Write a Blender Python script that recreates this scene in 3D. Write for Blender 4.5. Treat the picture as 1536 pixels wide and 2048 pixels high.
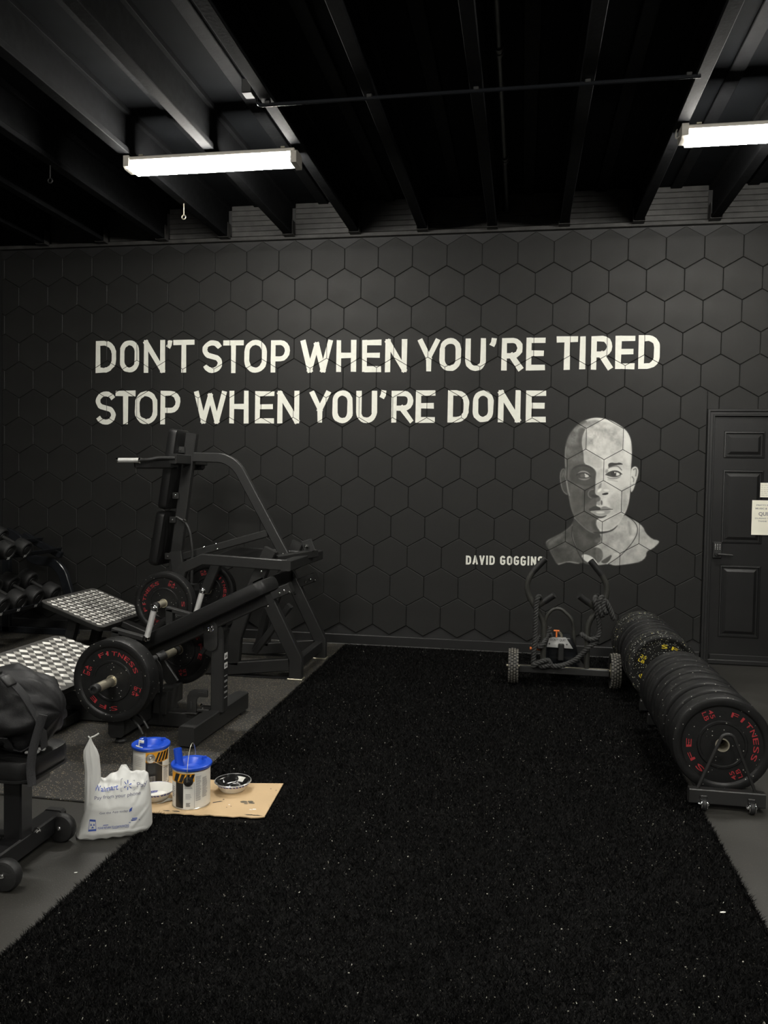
import bpy, bmesh, math, random
import numpy as np
from mathutils import Vector, Matrix

for _o in list(bpy.data.objects):
    bpy.data.objects.remove(_o)
random.seed(7)
rng = np.random.default_rng(11)
scene = bpy.context.scene
C = scene.collection
PI = math.pi

# ------------------------------------------------------------------ camera
# World: X runs right along the lettered wall, Y towards that wall (panels face at Y = 7.0), Z up, metres.
YAW, PITCH, ROLL = 0.1710, 0.0368, -0.0165
cam_d = bpy.data.cameras.new('camera')
cam = bpy.data.objects.new('camera', cam_d)
C.objects.link(cam)
fwd = Vector((-math.sin(YAW) * math.cos(PITCH), math.cos(YAW) * math.cos(PITCH), -math.sin(PITCH)))
rgt = Vector((math.cos(YAW), math.sin(YAW), 0))
dwn = fwd.cross(rgt)
r2 = math.cos(ROLL) * rgt + math.sin(ROLL) * dwn
d2 = -math.sin(ROLL) * rgt + math.cos(ROLL) * dwn
cm = Matrix((r2, -d2, -fwd)).transposed().to_4x4()
cm.translation = Vector((0, 0, 1.47))
cam.matrix_world = cm
cam_d.sensor_fit = 'VERTICAL'
cam_d.sensor_height = 36.0
cam_d.lens = 1594.0 / 2048.0 * 36.0
cam_d.clip_start = 0.05
scene.camera = cam

# ------------------------------------------------------------------ world, exposure, lamps
world = bpy.data.worlds.new('world')
scene.world = world
world.use_nodes = True
world.node_tree.nodes['Background'].inputs[0].default_value = (0.010, 0.014, 0.022, 1)
world.node_tree.nodes['Background'].inputs[1].default_value = 0.3
scene.view_settings.view_transform = 'Standard'
scene.view_settings.look = 'None'
scene.view_settings.gamma = 1.0
scene.view_settings.use_curve_mapping = False
scene.view_settings.exposure = 0.0
scene.cycles.max_bounces = 6
scene.cycles.diffuse_bounces = 3
scene.cycles.glossy_bounces = 3
LAMP_STRENGTH = 144.0
LAMP_COLOR = (1.0, 0.975, 0.91)
# (x, y) of the middle of each 1.2 m ceiling tube lamp: the row seen in the photograph and unseen rows behind it, one more added for even fill
LAMPS = [(-2.1, 5.15), (1.5, 5.15), (-2.1, 2.0), (1.5, 2.0), (-2.1, -1.15), (1.5, -1.15), (-2.1, -4.3), (1.5, -4.3)]
LAMP_Z = 3.585

# ------------------------------------------------------------------ helpers
def V(*a):
    return Vector(a)

class MB:
    """Collects polygons; build() links them as one mesh object."""
    def __init__(self):
        self.v = []; self.f = []; self.m = []; self.cur = 0
    def mat(self, i):
        self.cur = i
        return self
    def add(self, vs, fs):
        o = len(self.v)
        self.v.extend([tuple(p) for p in vs])
        self.f.extend([tuple(i + o for i in q) for q in fs])
        self.m.extend([self.cur] * len(fs))
        return self
    def box(self, c, s, R=None, b=0.004):
        c = Vector(c); h = [x / 2 for x in s]
        b = min(b, min(h) * 0.6)
        vs = []; idx = {}
        for sx in (-1, 1):
            for sy in (-1, 1):
                for sz in (-1, 1):
                    for ax in range(3):
                        p = [sx * (h[0] - b), sy * (h[1] - b), sz * (h[2] - b)]
                        p[ax] += (sx, sy, sz)[ax] * b
                        p = Vector(p)
                        if R is not None:
                            p = R @ p
                        idx[(sx, sy, sz, ax)] = len(vs)
                        vs.append(c + p)
        fs = []
        S = (-1, 1)
        def flip(q, pos):
            return q if pos else q[::-1]
        for s_ in S:
            fs.append(flip([idx[(s_, a, d, 0)] for a, d in ((-1, -1), (1, -1), (1, 1), (-1, 1))], s_ > 0))
            fs.append(flip([idx[(a, s_, d, 1)] for a, d in ((-1, -1), (-1, 1), (1, 1), (1, -1))], s_ > 0))
            fs.append(flip([idx[(a, d, s_, 2)] for a, d in ((-1, -1), (1, -1), (1, 1), (-1, 1))], s_ > 0))
        for a in S:
            for d in S:
                fs.append(flip([idx[(a, d, -1, 0)], idx[(a, d, -1, 1)], idx[(a, d, 1, 1)], idx[(a, d, 1, 0)]], a * d > 0))
                fs.append(flip([idx[(a, -1, d, 2)], idx[(a, -1, d, 0)], idx[(a, 1, d, 0)], idx[(a, 1, d, 2)]], a * d > 0))
                fs.append(flip([idx[(-1, a, d, 1)], idx[(-1, a, d, 2)], idx[(1, a, d, 2)], idx[(1, a, d, 1)]], a * d > 0))
        for a in S:
            for d in S:
                for e in S:
                    fs.append(flip([idx[(a, d, e, 0)], idx[(a, d, e, 1)], idx[(a, d, e, 2)]], a * d * e > 0))
        return self.add(vs, fs)
    def sweep(self, path, prof, side=None, caps=True, closed=False, scale=None, miter=True):
        P = [Vector(p) for p in path]; n = len(P); k = len(prof)
        T = []
        for i in range(n):
            if closed:
                a, b = P[(i - 1) % n], P[(i + 1) % n]
            else:
                a, b = P[max(i - 1, 0)], P[min(i + 1, n - 1)]
            d1 = (P[i] - a); d2_ = (b - P[i])
            d1 = d1.normalized() if d1.length > 1e-9 else Vector()
            d2_ = d2_.normalized() if d2_.length > 1e-9 else Vector()
            t = d1 + d2_
            T.append(t.normalized() if t.length > 1e-9 else Vector((0, 0, 1)))
        vs = []; prev = None
        for i in range(n):
            t = T[i]
            ref = Vector(side) if side is not None else (prev if prev is not None else (Vector((0, 0, 1)) if abs(t.z) < 0.9 else Vector((1, 0, 0))))
            b = ref - ref.dot(t) * t
            if b.length < 1e-6:
                b = t.orthogonal()
            b.normalize(); prev = b
            nn = t.cross(b)
            ms = 1.0
            if miter and 0 < i < n - 1:
                d1 = (P[i] - P[i - 1]).normalized()
                ms = 1.0 / max(d1.dot(t), 0.4)
            s = 1.0 if scale is None else scale[i]
            for (u, w) in prof:
                vs.append(P[i] + b * (u * s) + nn * (w * s * ms))
        fs = []
        for i in range(n if closed else n - 1):
            j = (i + 1) % n
            for a in range(k):
                c = (a + 1) % k
                fs.append((i * k + a, i * k + c, j * k + c, j * k + a))
        if caps and not closed:
            fs.append(tuple(range(k - 1, -1, -1)))
            fs.append(tuple((n - 1) * k + a for a in range(k)))
        return self.add(vs, fs)
    def beam(self, path, w, h, side=(0, 1, 0), c=0.006, **kw):
        """rectangular tube: w along `side`, h across; chamfered corners"""
        a, b = w / 2, h / 2
        c = min(c, a * 0.5, b * 0.5)
        prof = [(-a + c, -b), (a - c, -b), (a, -b + c), (a, b - c), (a - c, b), (-a + c, b), (-a, b - c), (-a, -b + c)]
        return self.sweep(path, prof, side=side, **kw)
    def tube(self, path, r, n=12, side=None, radii=None, **kw):
        prof = [(math.cos(2 * PI * i / n) * r, math.sin(2 * PI * i / n) * r) for i in range(n)]
        return self.sweep(path, prof, side=side, miter=False, scale=radii, **kw)
    def lathe(self, prof, n=32, M=None, a0=0.0, a1=2 * PI):
        """prof: (r, h) pairs, spun about local Z"""
        full = abs(a1 - a0 - 2 * PI) < 1e-6
        m = n if full else n + 1
        vs = []
        for (r, h) in prof:
            for i in range(m):
                t = a0 + (a1 - a0) * i / n
                p = Vector((r * math.cos(t), r * math.sin(t), h))
                vs.append(M @ p if M is not None else p)
        fs = []
        for j in range(len(prof) - 1):
            for i in range(n):
                i2 = (i + 1) % m
                q = (j * m + i, j * m + i2, (j + 1) * m + i2, (j + 1) * m + i)
                fs.append(q)
        return self.add(vs, fs)
    def prism(self, poly, fn, d0, d1):
        """poly (a, b) pairs counter-clockwise; fn(a, b, d) -> point"""
        n = len(poly)
        vs = [fn(a, b, d0) for a, b in poly] + [fn(a, b, d1) for a, b in poly]
        fs = [tuple(range(n)), tuple(range(2 * n - 1, n - 1, -1))]
        for i in range(n):
            j = (i + 1) % n
            fs.append((i, i + n, j + n, j))
        return self.add(vs, fs)
    def tri2(self, tris, fn):
        vs = []; fs = []
        for t in tris:
            o = len(vs)
            vs.extend(fn(a, b) for a, b in t)
            fs.append(tuple(range(o, o + len(t))))
        return self.add(vs, fs)

ORG = {}
def build(name, mb, mats, parent=None, bevel=0.0, smooth=35, label=None, kind=None, loc=None, fixn=True):
    """mesh given in world metres; stored relative to the parent's origin"""
    o0 = ORG.get(parent.name, Vector((0, 0, 0))) if parent is not None else Vector((0, 0, 0))
    base = o0 if loc is None else Vector(loc)
    me = bpy.data.meshes.new(name)
    bx, by, bz = base
    me.from_pydata([(p[0] - bx, p[1] - by, p[2] - bz) for p in mb.v], [], mb.f)
    if not isinstance(mats, (list, tuple)):
        mats = [mats]
    for m in mats:
        me.materials.append(m)
    if len(mats) > 1:
        me.polygons.foreach_set('material_index', mb.m)
    if fixn or bevel > 0:
        bm = bmesh.new(); bm.from_mesh(me)
        if fixn:
            bmesh.ops.recalc_face_normals(bm, faces=bm.faces)
        if bevel > 0:
            ed = [e for e in bm.edges if len(e.link_faces) == 2 and e.calc_face_angle(0) > 0.6]
            bmesh.ops.bevel(bm, geom=ed, offset=bevel, segments=2, profile=0.6, affect='EDGES', clamp_overlap=True)
        bm.to_mesh(me); bm.free()
    me.polygons.foreach_set('use_smooth', [True] * len(me.polygons))
    me.set_sharp_from_angle(angle=math.radians(smooth))
    me.update()
    ob = bpy.data.objects.new(name, me)
    C.objects.link(ob)
    if parent is not None:
        ob.parent = parent
        if loc is not None:
            ob.location = base - o0
    else:
        ob.location = base
    ORG[ob.name] = base
    if label:
        ob['label'] = label
    if kind:
        ob['kind'] = kind
    return ob

def tag(o, label, cat, group=None, kind=None):
    o['label'] = label
    o['category'] = cat
    if group: o['group'] = group
    if kind: o['kind'] = kind
    return o

def thing(name, label, cat, loc=(0, 0, 0), group=None):
    o = bpy.data.objects.new(name, None)
    o.empty_display_size = 0.1
    C.objects.link(o)
    o.location = loc
    ORG[o.name] = Vector(loc)
    return tag(o, label, cat, group)

def structure(o):
    o['kind'] = 'structure'
    return o

def fillet(path, r, seg=6):
    P = [Vector(p) for p in path]
    out = [P[0]]
    for i in range(1, len(P) - 1):
        a, b, c = P[i - 1], P[i], P[i + 1]
        d1 = (a - b); d2_ = (c - b)
        rr = r[i - 1] if isinstance(r, (list, tuple)) else r
        l = min(rr, d1.length * 0.48, d2_.length * 0.48)
        p, q = b + d1.normalized() * l, b + d2_.normalized() * l
        for s in range(seg + 1):
            t = s / seg
            out.append((1 - t) ** 2 * p + 2 * t * (1 - t) * b + t * t * q)
    out.append(P[-1])
    return out

def spline(P, seg=8, closed=False):
    P = [Vector(p) for p in P]; n = len(P); out = []
    for i in range(n if closed else n - 1):
        g = (lambda k: P[k % n]) if closed else (lambda k: P[min(max(k, 0), n - 1)])
        p0, p1, p2, p3 = g(i - 1), g(i), g(i + 1), g(i + 2)
        for s in range(seg):
            t = s / seg
            out.append(0.5 * ((2 * p1) + (p2 - p0) * t + (2 * p0 - 5 * p1 + 4 * p2 - p3) * t * t + (3 * p1 - p0 - 3 * p2 + p3) * t ** 3))
    if not closed:
        out.append(P[-1])
    return out

def axisM(origin, axis, up=None):
    """matrix taking local Z to `axis` at origin"""
    z = Vector(axis).normalized()
    x = Vector(up) if up is not None else (Vector((0, 0, 1)) if abs(z.z) < 0.9 else Vector((1, 0, 0)))
    x = (x - x.dot(z) * z).normalized()
    y = z.cross(x)
    M = Matrix((x, y, z)).transposed().to_4x4()
    M.translation = Vector(origin)
    return M

def rotY(a):
    return Matrix.Rotation(a, 3, 'Y')
def rotZ(a):
    return Matrix.Rotation(a, 3, 'Z')
def rotX(a):
    return Matrix.Rotation(a, 3, 'X')

def disc(mb, c, axis, r, t, n=24, b=0.002):
    """solid disc starting at c, going t along axis"""
    mb.lathe([(0, 0), (r - b, 0), (r, b), (r, t - b), (r - b, t), (0, t)], n, axisM(c, axis))

def bolt(mb, c, axis, r=0.011):
    disc(mb, c, axis, r, 0.004, 14, 0.001)
    c2 = Vector(c) + Vector(axis).normalized() * 0.004
    mb.lathe([(r * .72, 0), (r * .7, .004), (r * .4, .0065), (0, .007)], 6 if r > .008 else 8, axisM(c2, axis))

# ---- 2-D lettering from the built-in font
_tc = {}
def glyphs(s, bold=0.0):
    """triangles (list of 2-D point lists) of string s in the built-in font, unit size, plus its width"""
    key = (s, bold)
    if key in _tc:
        return _tc[key]
    cu = bpy.data.curves.new('t', 'FONT')
    cu.body = s; cu.size = 1.0; cu.offset = bold; cu.resolution_u = 3
    ob = bpy.data.objects.new('t', cu)
    C.objects.link(ob)
    dg = bpy.context.evaluated_depsgraph_get()
    me = bpy.data.meshes.new_from_object(ob.evaluated_get(dg))
    tris = [[(me.vertices[i].co.x, me.vertices[i].co.y) for i in p.vertices] for p in me.polygons]
    xs = [p[0] for t in tris for p in t] or [0, 0.3]
    w = (min(xs), max(xs))
    bpy.data.objects.remove(ob); bpy.data.curves.remove(cu); bpy.data.meshes.remove(me)
    _tc[key] = (tris, w)
    return _tc[key]

def text_tris(s, x0, x1, y0, h, bold=0.0):
    """string fitted between x0 and x1 with cap height h on baseline y0"""
    tris, (a, b) = glyphs(s, bold)
    kx = (x1 - x0) / max(b - a, 1e-6); ky = h / 0.73
    return [[(x0 + (x - a) * kx, y0 + y * ky) for x, y in t] for t in tris]

def arc_text(s, ang, r, h, wch, gap, bold=0.02):
    """string on a circle, tops outward, read clockwise, centred on angle ang (radians)"""
    out = []
    tot = len(s) * wch + (len(s) - 1) * gap
    x = -tot / 2
    for ch in s:
        ww = wch * (0.35 if ch == 'I' else 1.0)
        t = ang - (x + wch / 2) / r
        for tri in text_tris(ch, -ww / 2, ww / 2, 0, h, bold):
            q = []
            for px, py in tri:
                rr = r + py
                a = t - px / r
                q.append((rr * math.cos(a), rr * math.sin(a)))
            out.append(q)
        x += wch + gap
    return out

def rot2(tris, a, dx=0, dy=0):
    c, s = math.cos(a), math.sin(a)
    return [[(x * c - y * s + dx, x * s + y * c + dy) for x, y in t] for t in tris]

def clip_poly(poly, conv):
    """Sutherland-Hodgman: polygon clipped by counter-clockwise convex polygon"""
    out = poly
    n = len(conv)
    for i in range(n):
        ax, ay = conv[i]; bx, by = conv[(i + 1) % n]
        ex, ey = bx - ax, by - ay
        src = out; out = []
        if not src:
            break
        for j in range(len(src)):
            p, q = src[j - 1], src[j]
            dp = ex * (p[1] - ay) - ey * (p[0] - ax)
            dq = ex * (q[1] - ay) - ey * (q[0] - ax)
            if (dp >= 0) != (dq >= 0):
                t = dp / (dp - dq)
                out.append((p[0] + (q[0] - p[0]) * t, p[1] + (q[1] - p[1]) * t))
            if dq >= 0:
                out.append(q)
    return out

# ------------------------------------------------------------------ materials
def mat(name, col, rough=0.5, metal=0.0, noise=0.0, nscale=12.0, bump=0.0, bscale=60.0, flecks=None, coat=0.0, spec=0.5, rvar=0.0):
    """flecks: list of (colour, voronoi scale, radius, share of cells)"""
    m = bpy.data.materials.new(name)
    m.use_nodes = True
    nt = m.node_tree; N = nt.nodes; L = nt.links
    bs = N['Principled BSDF']
    bs.inputs['Roughness'].default_value = rough
    bs.inputs['Metallic'].default_value = metal
    bs.inputs['Specular IOR Level'].default_value = spec
    if coat:
        bs.inputs['Coat Weight'].default_value = coat
        bs.inputs['Coat Roughness'].default_value = 0.15
    tc = N.new('ShaderNodeTexCoord')
    rgb = N.new('ShaderNodeRGB'); rgb.outputs[0].default_value = (*col, 1)
    out = rgb.outputs[0]
    if noise > 0:
        nz = N.new('ShaderNodeTexNoise'); nz.inputs['Scale'].default_value = nscale; nz.inputs['Detail'].default_value = 5
        L.new(tc.outputs['Object'], nz.inputs['Vector'])
        mr = N.new('ShaderNodeMapRange')
        mr.inputs['From Min'].default_value = 0.3; mr.inputs['From Max'].default_value = 0.7
        mr.inputs['To Min'].default_value = 1 - noise; mr.inputs['To Max'].default_value = 1 + noise
        L.new(nz.outputs['Fac'], mr.inputs['Value'])
        mx = N.new('ShaderNodeVectorMath'); mx.operation = 'SCALE'
        L.new(out, mx.inputs[0]); L.new(mr.outputs[0], mx.inputs['Scale'])
        out = mx.outputs[0]
        if rvar > 0:
            m2 = N.new('ShaderNodeMapRange')
            m2.inputs['From Min'].default_value = 0.3; m2.inputs['From Max'].default_value = 0.7
            m2.inputs['To Min'].default_value = rough - rvar; m2.inputs['To Max'].default_value = rough + rvar
            L.new(nz.outputs['Fac'], m2.inputs['Value']); L.new(m2.outputs[0], bs.inputs['Roughness'])
    for (fc, fs, fr, share) in (flecks or []):
        vo = N.new('ShaderNodeTexVoronoi'); vo.inputs['Scale'].default_value = fs
        L.new(tc.outputs['Object'], vo.inputs['Vector'])
        lt = N.new('ShaderNodeMath'); lt.operation = 'LESS_THAN'; lt.inputs[1].default_value = fr
        L.new(vo.outputs['Distance'], lt.inputs[0])
        sp = N.new('ShaderNodeSeparateColor'); L.new(vo.outputs['Color'], sp.inputs[0])
        l2 = N.new('ShaderNodeMath'); l2.operation = 'LESS_THAN'; l2.inputs[1].default_value = share
        L.new(sp.outputs[0], l2.inputs[0])
        mu = N.new('ShaderNodeMath'); mu.operation = 'MULTIPLY'
        L.new(lt.outputs[0], mu.inputs[0]); L.new(l2.outputs[0], mu.inputs[1])
        mi = N.new('ShaderNodeMix'); mi.data_type = 'RGBA'
        L.new(mu.outputs[0], mi.inputs[0]); L.new(out, mi.inputs[6]); mi.inputs[7].default_value = (*fc, 1)
        out = mi.outputs[2]
    L.new(out, bs.inputs['Base Color'])
    if bump > 0:
        nb = N.new('ShaderNodeTexNoise'); nb.inputs['Scale'].default_value = bscale; nb.inputs['Detail'].default_value = 4
        L.new(tc.outputs['Object'], nb.inputs['Vector'])
        bp = N.new('ShaderNodeBump'); bp.inputs['Strength'].default_value = bump; bp.inputs['Distance'].default_value = 0.004
        L.new(nb.outputs['Fac'], bp.inputs['Height']); L.new(bp.outputs[0], bs.inputs['Normal'])
    return m

def emat(name, col, strength):
    m = bpy.data.materials.new(name); m.use_nodes = True
    bs = m.node_tree.nodes['Principled BSDF']
    bs.inputs['Base Color'].default_value = (0.8, 0.8, 0.8, 1)
    bs.inputs['Emission Color'].default_value = (*col, 1)
    bs.inputs['Emission Strength'].default_value = strength
    return m

PAINT = (0.0118, 0.0118, 0.0110)
M = {}
M['panel'] = mat('black_panel_paint', PAINT, 0.6, noise=0.14, nscale=3, bump=0.05, bscale=90, rvar=0.06, spec=.3)
M['wall'] = mat('black_wall_paint', (0.010, 0.010, 0.010), 0.6, noise=0.2, nscale=4, bump=0.1, bscale=120)
M['rim'] = mat('black_painted_board', (0.030, 0.029, 0.027), 0.6, noise=0.35, nscale=14, bump=0.35, bscale=40)
M['ceil'] = mat('black_ceiling_paint', (0.0055, 0.0060, 0.0068), 0.85, noise=0.2, nscale=5, spec=.04)
M['joist'] = mat('black_painted_joist', (0.0080, 0.0083, 0.0090), 0.75, noise=0.3, nscale=20, bump=0.2, bscale=50, spec=.06)
M['trim'] = mat('black_trim_paint', (0.010, 0.010, 0.010), 0.45, noise=0.1, nscale=6)
M['door'] = mat('black_door_paint', (0.0105, 0.0105, 0.0105), 0.36, noise=0.12, nscale=6, bump=0.06, bscale=70)
M['floor'] = mat('grey_rubber_floor', (0.0275, 0.0263, 0.023), 0.5, noise=0.16, nscale=2.2, bump=0.12, bscale=160, rvar=0.08,
                 flecks=[((0.10, 0.095, 0.08), 190, 0.22, 0.2)])
M['mat'] = mat('flecked_rubber_mat', (0.021, 0.020, 0.018), 0.65, noise=0.25, nscale=3.0, bump=0.25, bscale=200,
               flecks=[((0.26, 0.21, 0.12), 120, 0.30, 0.40), ((0.34, 0.32, 0.27), 80, 0.22, 0.22)])
M['white'] = mat('white_wall_paint', (0.80, 0.80, 0.72), 0.55, noise=0.05, nscale=25)
M['metal'] = mat('black_powder_coat', (0.017, 0.017, 0.0165), 0.45, noise=0.08, nscale=20, bump=0.05, bscale=400)
M['metal_gloss'] = mat('gloss_black_steel', (0.010, 0.011, 0.013), 0.22, noise=0.05)
M['vinyl'] = mat('black_vinyl', (0.0075, 0.0075, 0.0075), 0.45, spec=.35, noise=0.1, nscale=10, bump=0.12, bscale=250)
M['rubber'] = mat('black_rubber', (0.010, 0.010, 0.010), 0.55, noise=0.2, nscale=25, bump=0.15, bscale=150)
M['bumper'] = mat('black_bumper_rubber', (0.0085, 0.0085, 0.0085), 0.45, spec=.32, noise=0.2, nscale=30, bump=0.12, bscale=200,
                  flecks=[((0.40, 0.39, 0.35), 62, 0.15, 0.34)])
M['bumper_fleck'] = mat('heavily_flecked_bumper_rubber', (0.0085, 0.0085, 0.008), 0.45, spec=.32, noise=0.2, nscale=30, bump=0.12, bscale=200,
                        flecks=[((0.66, 0.66, 0.58), 90, 0.20, 0.85), ((0.60, 0.54, 0.25), 60, 0.16, 0.4)])
M['red'] = mat('red_print', (0.33, 0.024, 0.030), 0.5)
M['yellow'] = mat('yellow_print', (0.78, 0.60, 0.02), 0.5)
M['steel'] = mat('brushed_steel', (0.66, 0.61, 0.48), 0.36, 0.85, noise=0.06, nscale=40)
M['chrome'] = mat('chrome', (0.80, 0.80, 0.79), 0.12, 1.0)
M['knurl'] = mat('knurled_chrome', (0.74, 0.74, 0.72), 0.42, 0.6, bump=0.8, bscale=500)
M['tread'] = mat('bare_aluminium_tread', (0.86, 0.84, 0.79), 0.40, 0.5, noise=0.12, nscale=9, bump=0.1, bscale=120, rvar=0.08)
M['tread_base'] = mat('dull_aluminium_sheet', (0.13, 0.127, 0.12), 0.5, 0.6, noise=0.3, nscale=12)
M['sticker'] = mat('white_sticker', (0.72, 0.72, 0.70), 0.5)
M['ink'] = mat('black_ink', (0.02, 0.02, 0.02), 0.6)
M['paper'] = mat('white_paper', (0.85, 0.83, 0.70), 0.7, noise=0.05, nscale=6)
M['greyprint'] = mat('grey_print', (0.26, 0.26, 0.26), 0.6)
M['lamp_body'] = mat('white_lamp_housing', (0.55, 0.52, 0.46), 0.4)
M['lamp'] = emat('lit_lamp_tube', LAMP_COLOR, LAMP_STRENGTH)
# ================================================================== THE ROOM
XL, XR, YB, YF, ZC = -4.98, 4.2, -5.0, 7.014, 3.96
WY = 7.0                      # front face of the hexagon panels
def quadbox(name, lo, hi, m, parent=None, b=0.003):
    mb = MB()
    c = [(a + d) / 2 for a, d in zip(lo, hi)]; s = [d - a for a, d in zip(lo, hi)]
    mb.box(c, s, b=b)
    return build(name, mb, m, parent)

floor = structure(quadbox('floor', (XL - .1, YB - .1, -0.1), (XR + .1, YF + .1, 0), M['floor'], b=0))
wall_back = structure(quadbox('wall_back', (XL - .1, YF, 0), (XR + .1, YF + .12, ZC + .1), M['wall'], b=0))
wall_left = structure(quadbox('wall_left', (XL - .12, YB - .1, 0), (XL, YF, ZC + .1), M['wall'], b=0))
wall_right = structure(quadbox('wall_right', (XR, YB - .1, 0), (XR + .12, YF, ZC + .1), M['wall'], b=0))
wall_front = structure(quadbox('wall_front', (XL, YB - .12, 0), (XR, YB, ZC + .1), M['wall'], b=0))
ceiling = structure(quadbox('ceiling', (XL - .1, YB - .1, ZC), (XR + .1, YF + .12, ZC + .12), M['ceil'], b=0))

# ---- hexagon wall panels: each a piece of the wall
HW = 0.30422; HP = 0.26440; HU0 = -4.3398; HV0 = 2.4006; HR = HW / math.sqrt(3)
DOOR_X0, DOOR_Z1 = 1.501, 2.123          # outer corner of the door casing
GAP, BEV = 0.0007, 0.0045
def hexpoly(cx, cz, inset):
    r = HR - inset / math.cos(PI / 6)
    return [(cx + r * math.cos(PI / 6 + k * PI / 3), cz + r * math.sin(PI / 6 + k * PI / 3)) for k in range(6)]
REG_L = [(XL + .001, 0.0), (DOOR_X0 - .002, 0.0), (DOOR_X0 - .002, 3.75), (XL + .001, 3.75)]
REG_T = [(DOOR_X0 - .002, DOOR_Z1 + .002), (2.75, DOOR_Z1 + .002), (2.75, 3.75), (DOOR_X0 - .002, 3.75)]
def panel_mesh(poly_o, poly_i, cx, cz):
    """outer outline and bevelled face outline -> mesh about its own centre"""
    mb = MB()
    n = len(poly_o)
    vs = [(x - cx, 0.0135, z - cz) for x, z in poly_o] + [(x - cx, 0.0036, z - cz) for x, z in poly_o]
    fs = [(i, (i + 1) % n, n + (i + 1) % n, n + i) for i in range(n)]
    if len(poly_i) == n:
        vs += [(x - cx, 0, z - cz) for x, z in poly_i]
        fs += [(n + i, n + (i + 1) % n, 2 * n + (i + 1) % n, 2 * n + i) for i in range(n)]
        fs.append(tuple(range(2 * n, 3 * n)))
    else:
        fs.append(tuple(range(n, 2 * n)))
    mb.add(vs, fs)
    return mb
FACES = []                     # (cx, cz, convex face outline) for paint that follows the panels
hex_me = None
def add_hex(cx, cz):
    global hex_me
    outer, inner = hexpoly(cx, cz, GAP), hexpoly(cx, cz, GAP + BEV)
    if max(p[0] for p in outer) < XL + .02 or cx > 2.70:
        return
    whole = all(XL + .001 <= x <= DOOR_X0 - .002 for x, z in outer) or all(x > XL and (z > DOOR_Z1 + .002) for x, z in outer)
    if whole:
        if hex_me is None:
            ob = build('hexagon_panel', panel_mesh(outer, inner, cx, cz), M['panel'], wall_back, smooth=20)
            hex_me = ob.data
            ob.location = (cx, WY, cz)
        else:
            ob = bpy.data.objects.new('hexagon_panel', hex_me)
            C.objects.link(ob); ob.parent = wall_back; ob.location = (cx, WY, cz)
        ob.rotation_euler = (rng.normal(0, .0022), 0, rng.normal(0, .0022))
        FACES.append((cx, cz, hexpoly(cx, cz, GAP + .0014)))
        return
    pieces = []
    for reg in (REG_L, REG_T):
        o = clip_poly(outer, reg)
        if len(o) >= 3 and (max(p[0] for p in o) - min(p[0] for p in o)) > .015 and (max(p[1] for p in o) - min(p[1] for p in o)) > .015:
            i = clip_poly(inner, [(reg[0][0] + BEV, reg[0][1]), (reg[1][0] - (BEV if reg is REG_L else 0), reg[1][1]), (reg[2][0] - (BEV if reg is REG_L else 0), reg[2][1]), (reg[3][0] + (BEV if reg is REG_L else 0), reg[3][1])])
            if len(i) < 3: i = []
            pieces.append((o, i))
    for o, i in pieces[:1] if len(pieces) == 1 else pieces:
        ob = build('hexagon_panel', panel_mesh(o, i, cx, cz), M['panel'], wall_back, smooth=20)
        ob.location = (cx, WY, cz)
        if i: FACES.append((cx, cz, i))
for r in range(-4, 9):
    cz = HV0 - r * HP
    for k in range(-3, 24):
        cx = HU0 + (k + 0.5 + (0.5 if r % 2 else 0)) * HW
        add_hex(cx, cz)

# ---- paint on the panels: clipped to each panel face so the joints stay open
def paint(name, tris, m, label, off=0.0012):
    mb = MB(); count = 0
    for t in tris:
        xs = [p[0] for p in t]; zs = [p[1] for p in t]
        lift = .00006 * (count % 32); count += 1
        for cx, cz, face in FACES:
            if min(xs) > cx + .16 or max(xs) < cx - .16 or min(zs) > cz + .18 or max(zs) < cz - .18:
                continue
            q = clip_poly(t, face)
            if len(q) >= 3:
                mb.add([(x, WY - off - lift, z) for x, z in q], [tuple(range(len(q)))])
    return build(name, mb, m, wall_back, label=label, fixn=False)

def arc2(cx, cy, rx, ry, a0, a1, n=9):
    return [(cx + rx * math.cos(math.radians(a0 + (a1 - a0) * i / (n - 1))), cy + ry * math.sin(math.radians(a0 + (a1 - a0) * i / (n - 1)))) for i in range(n)]

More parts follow.
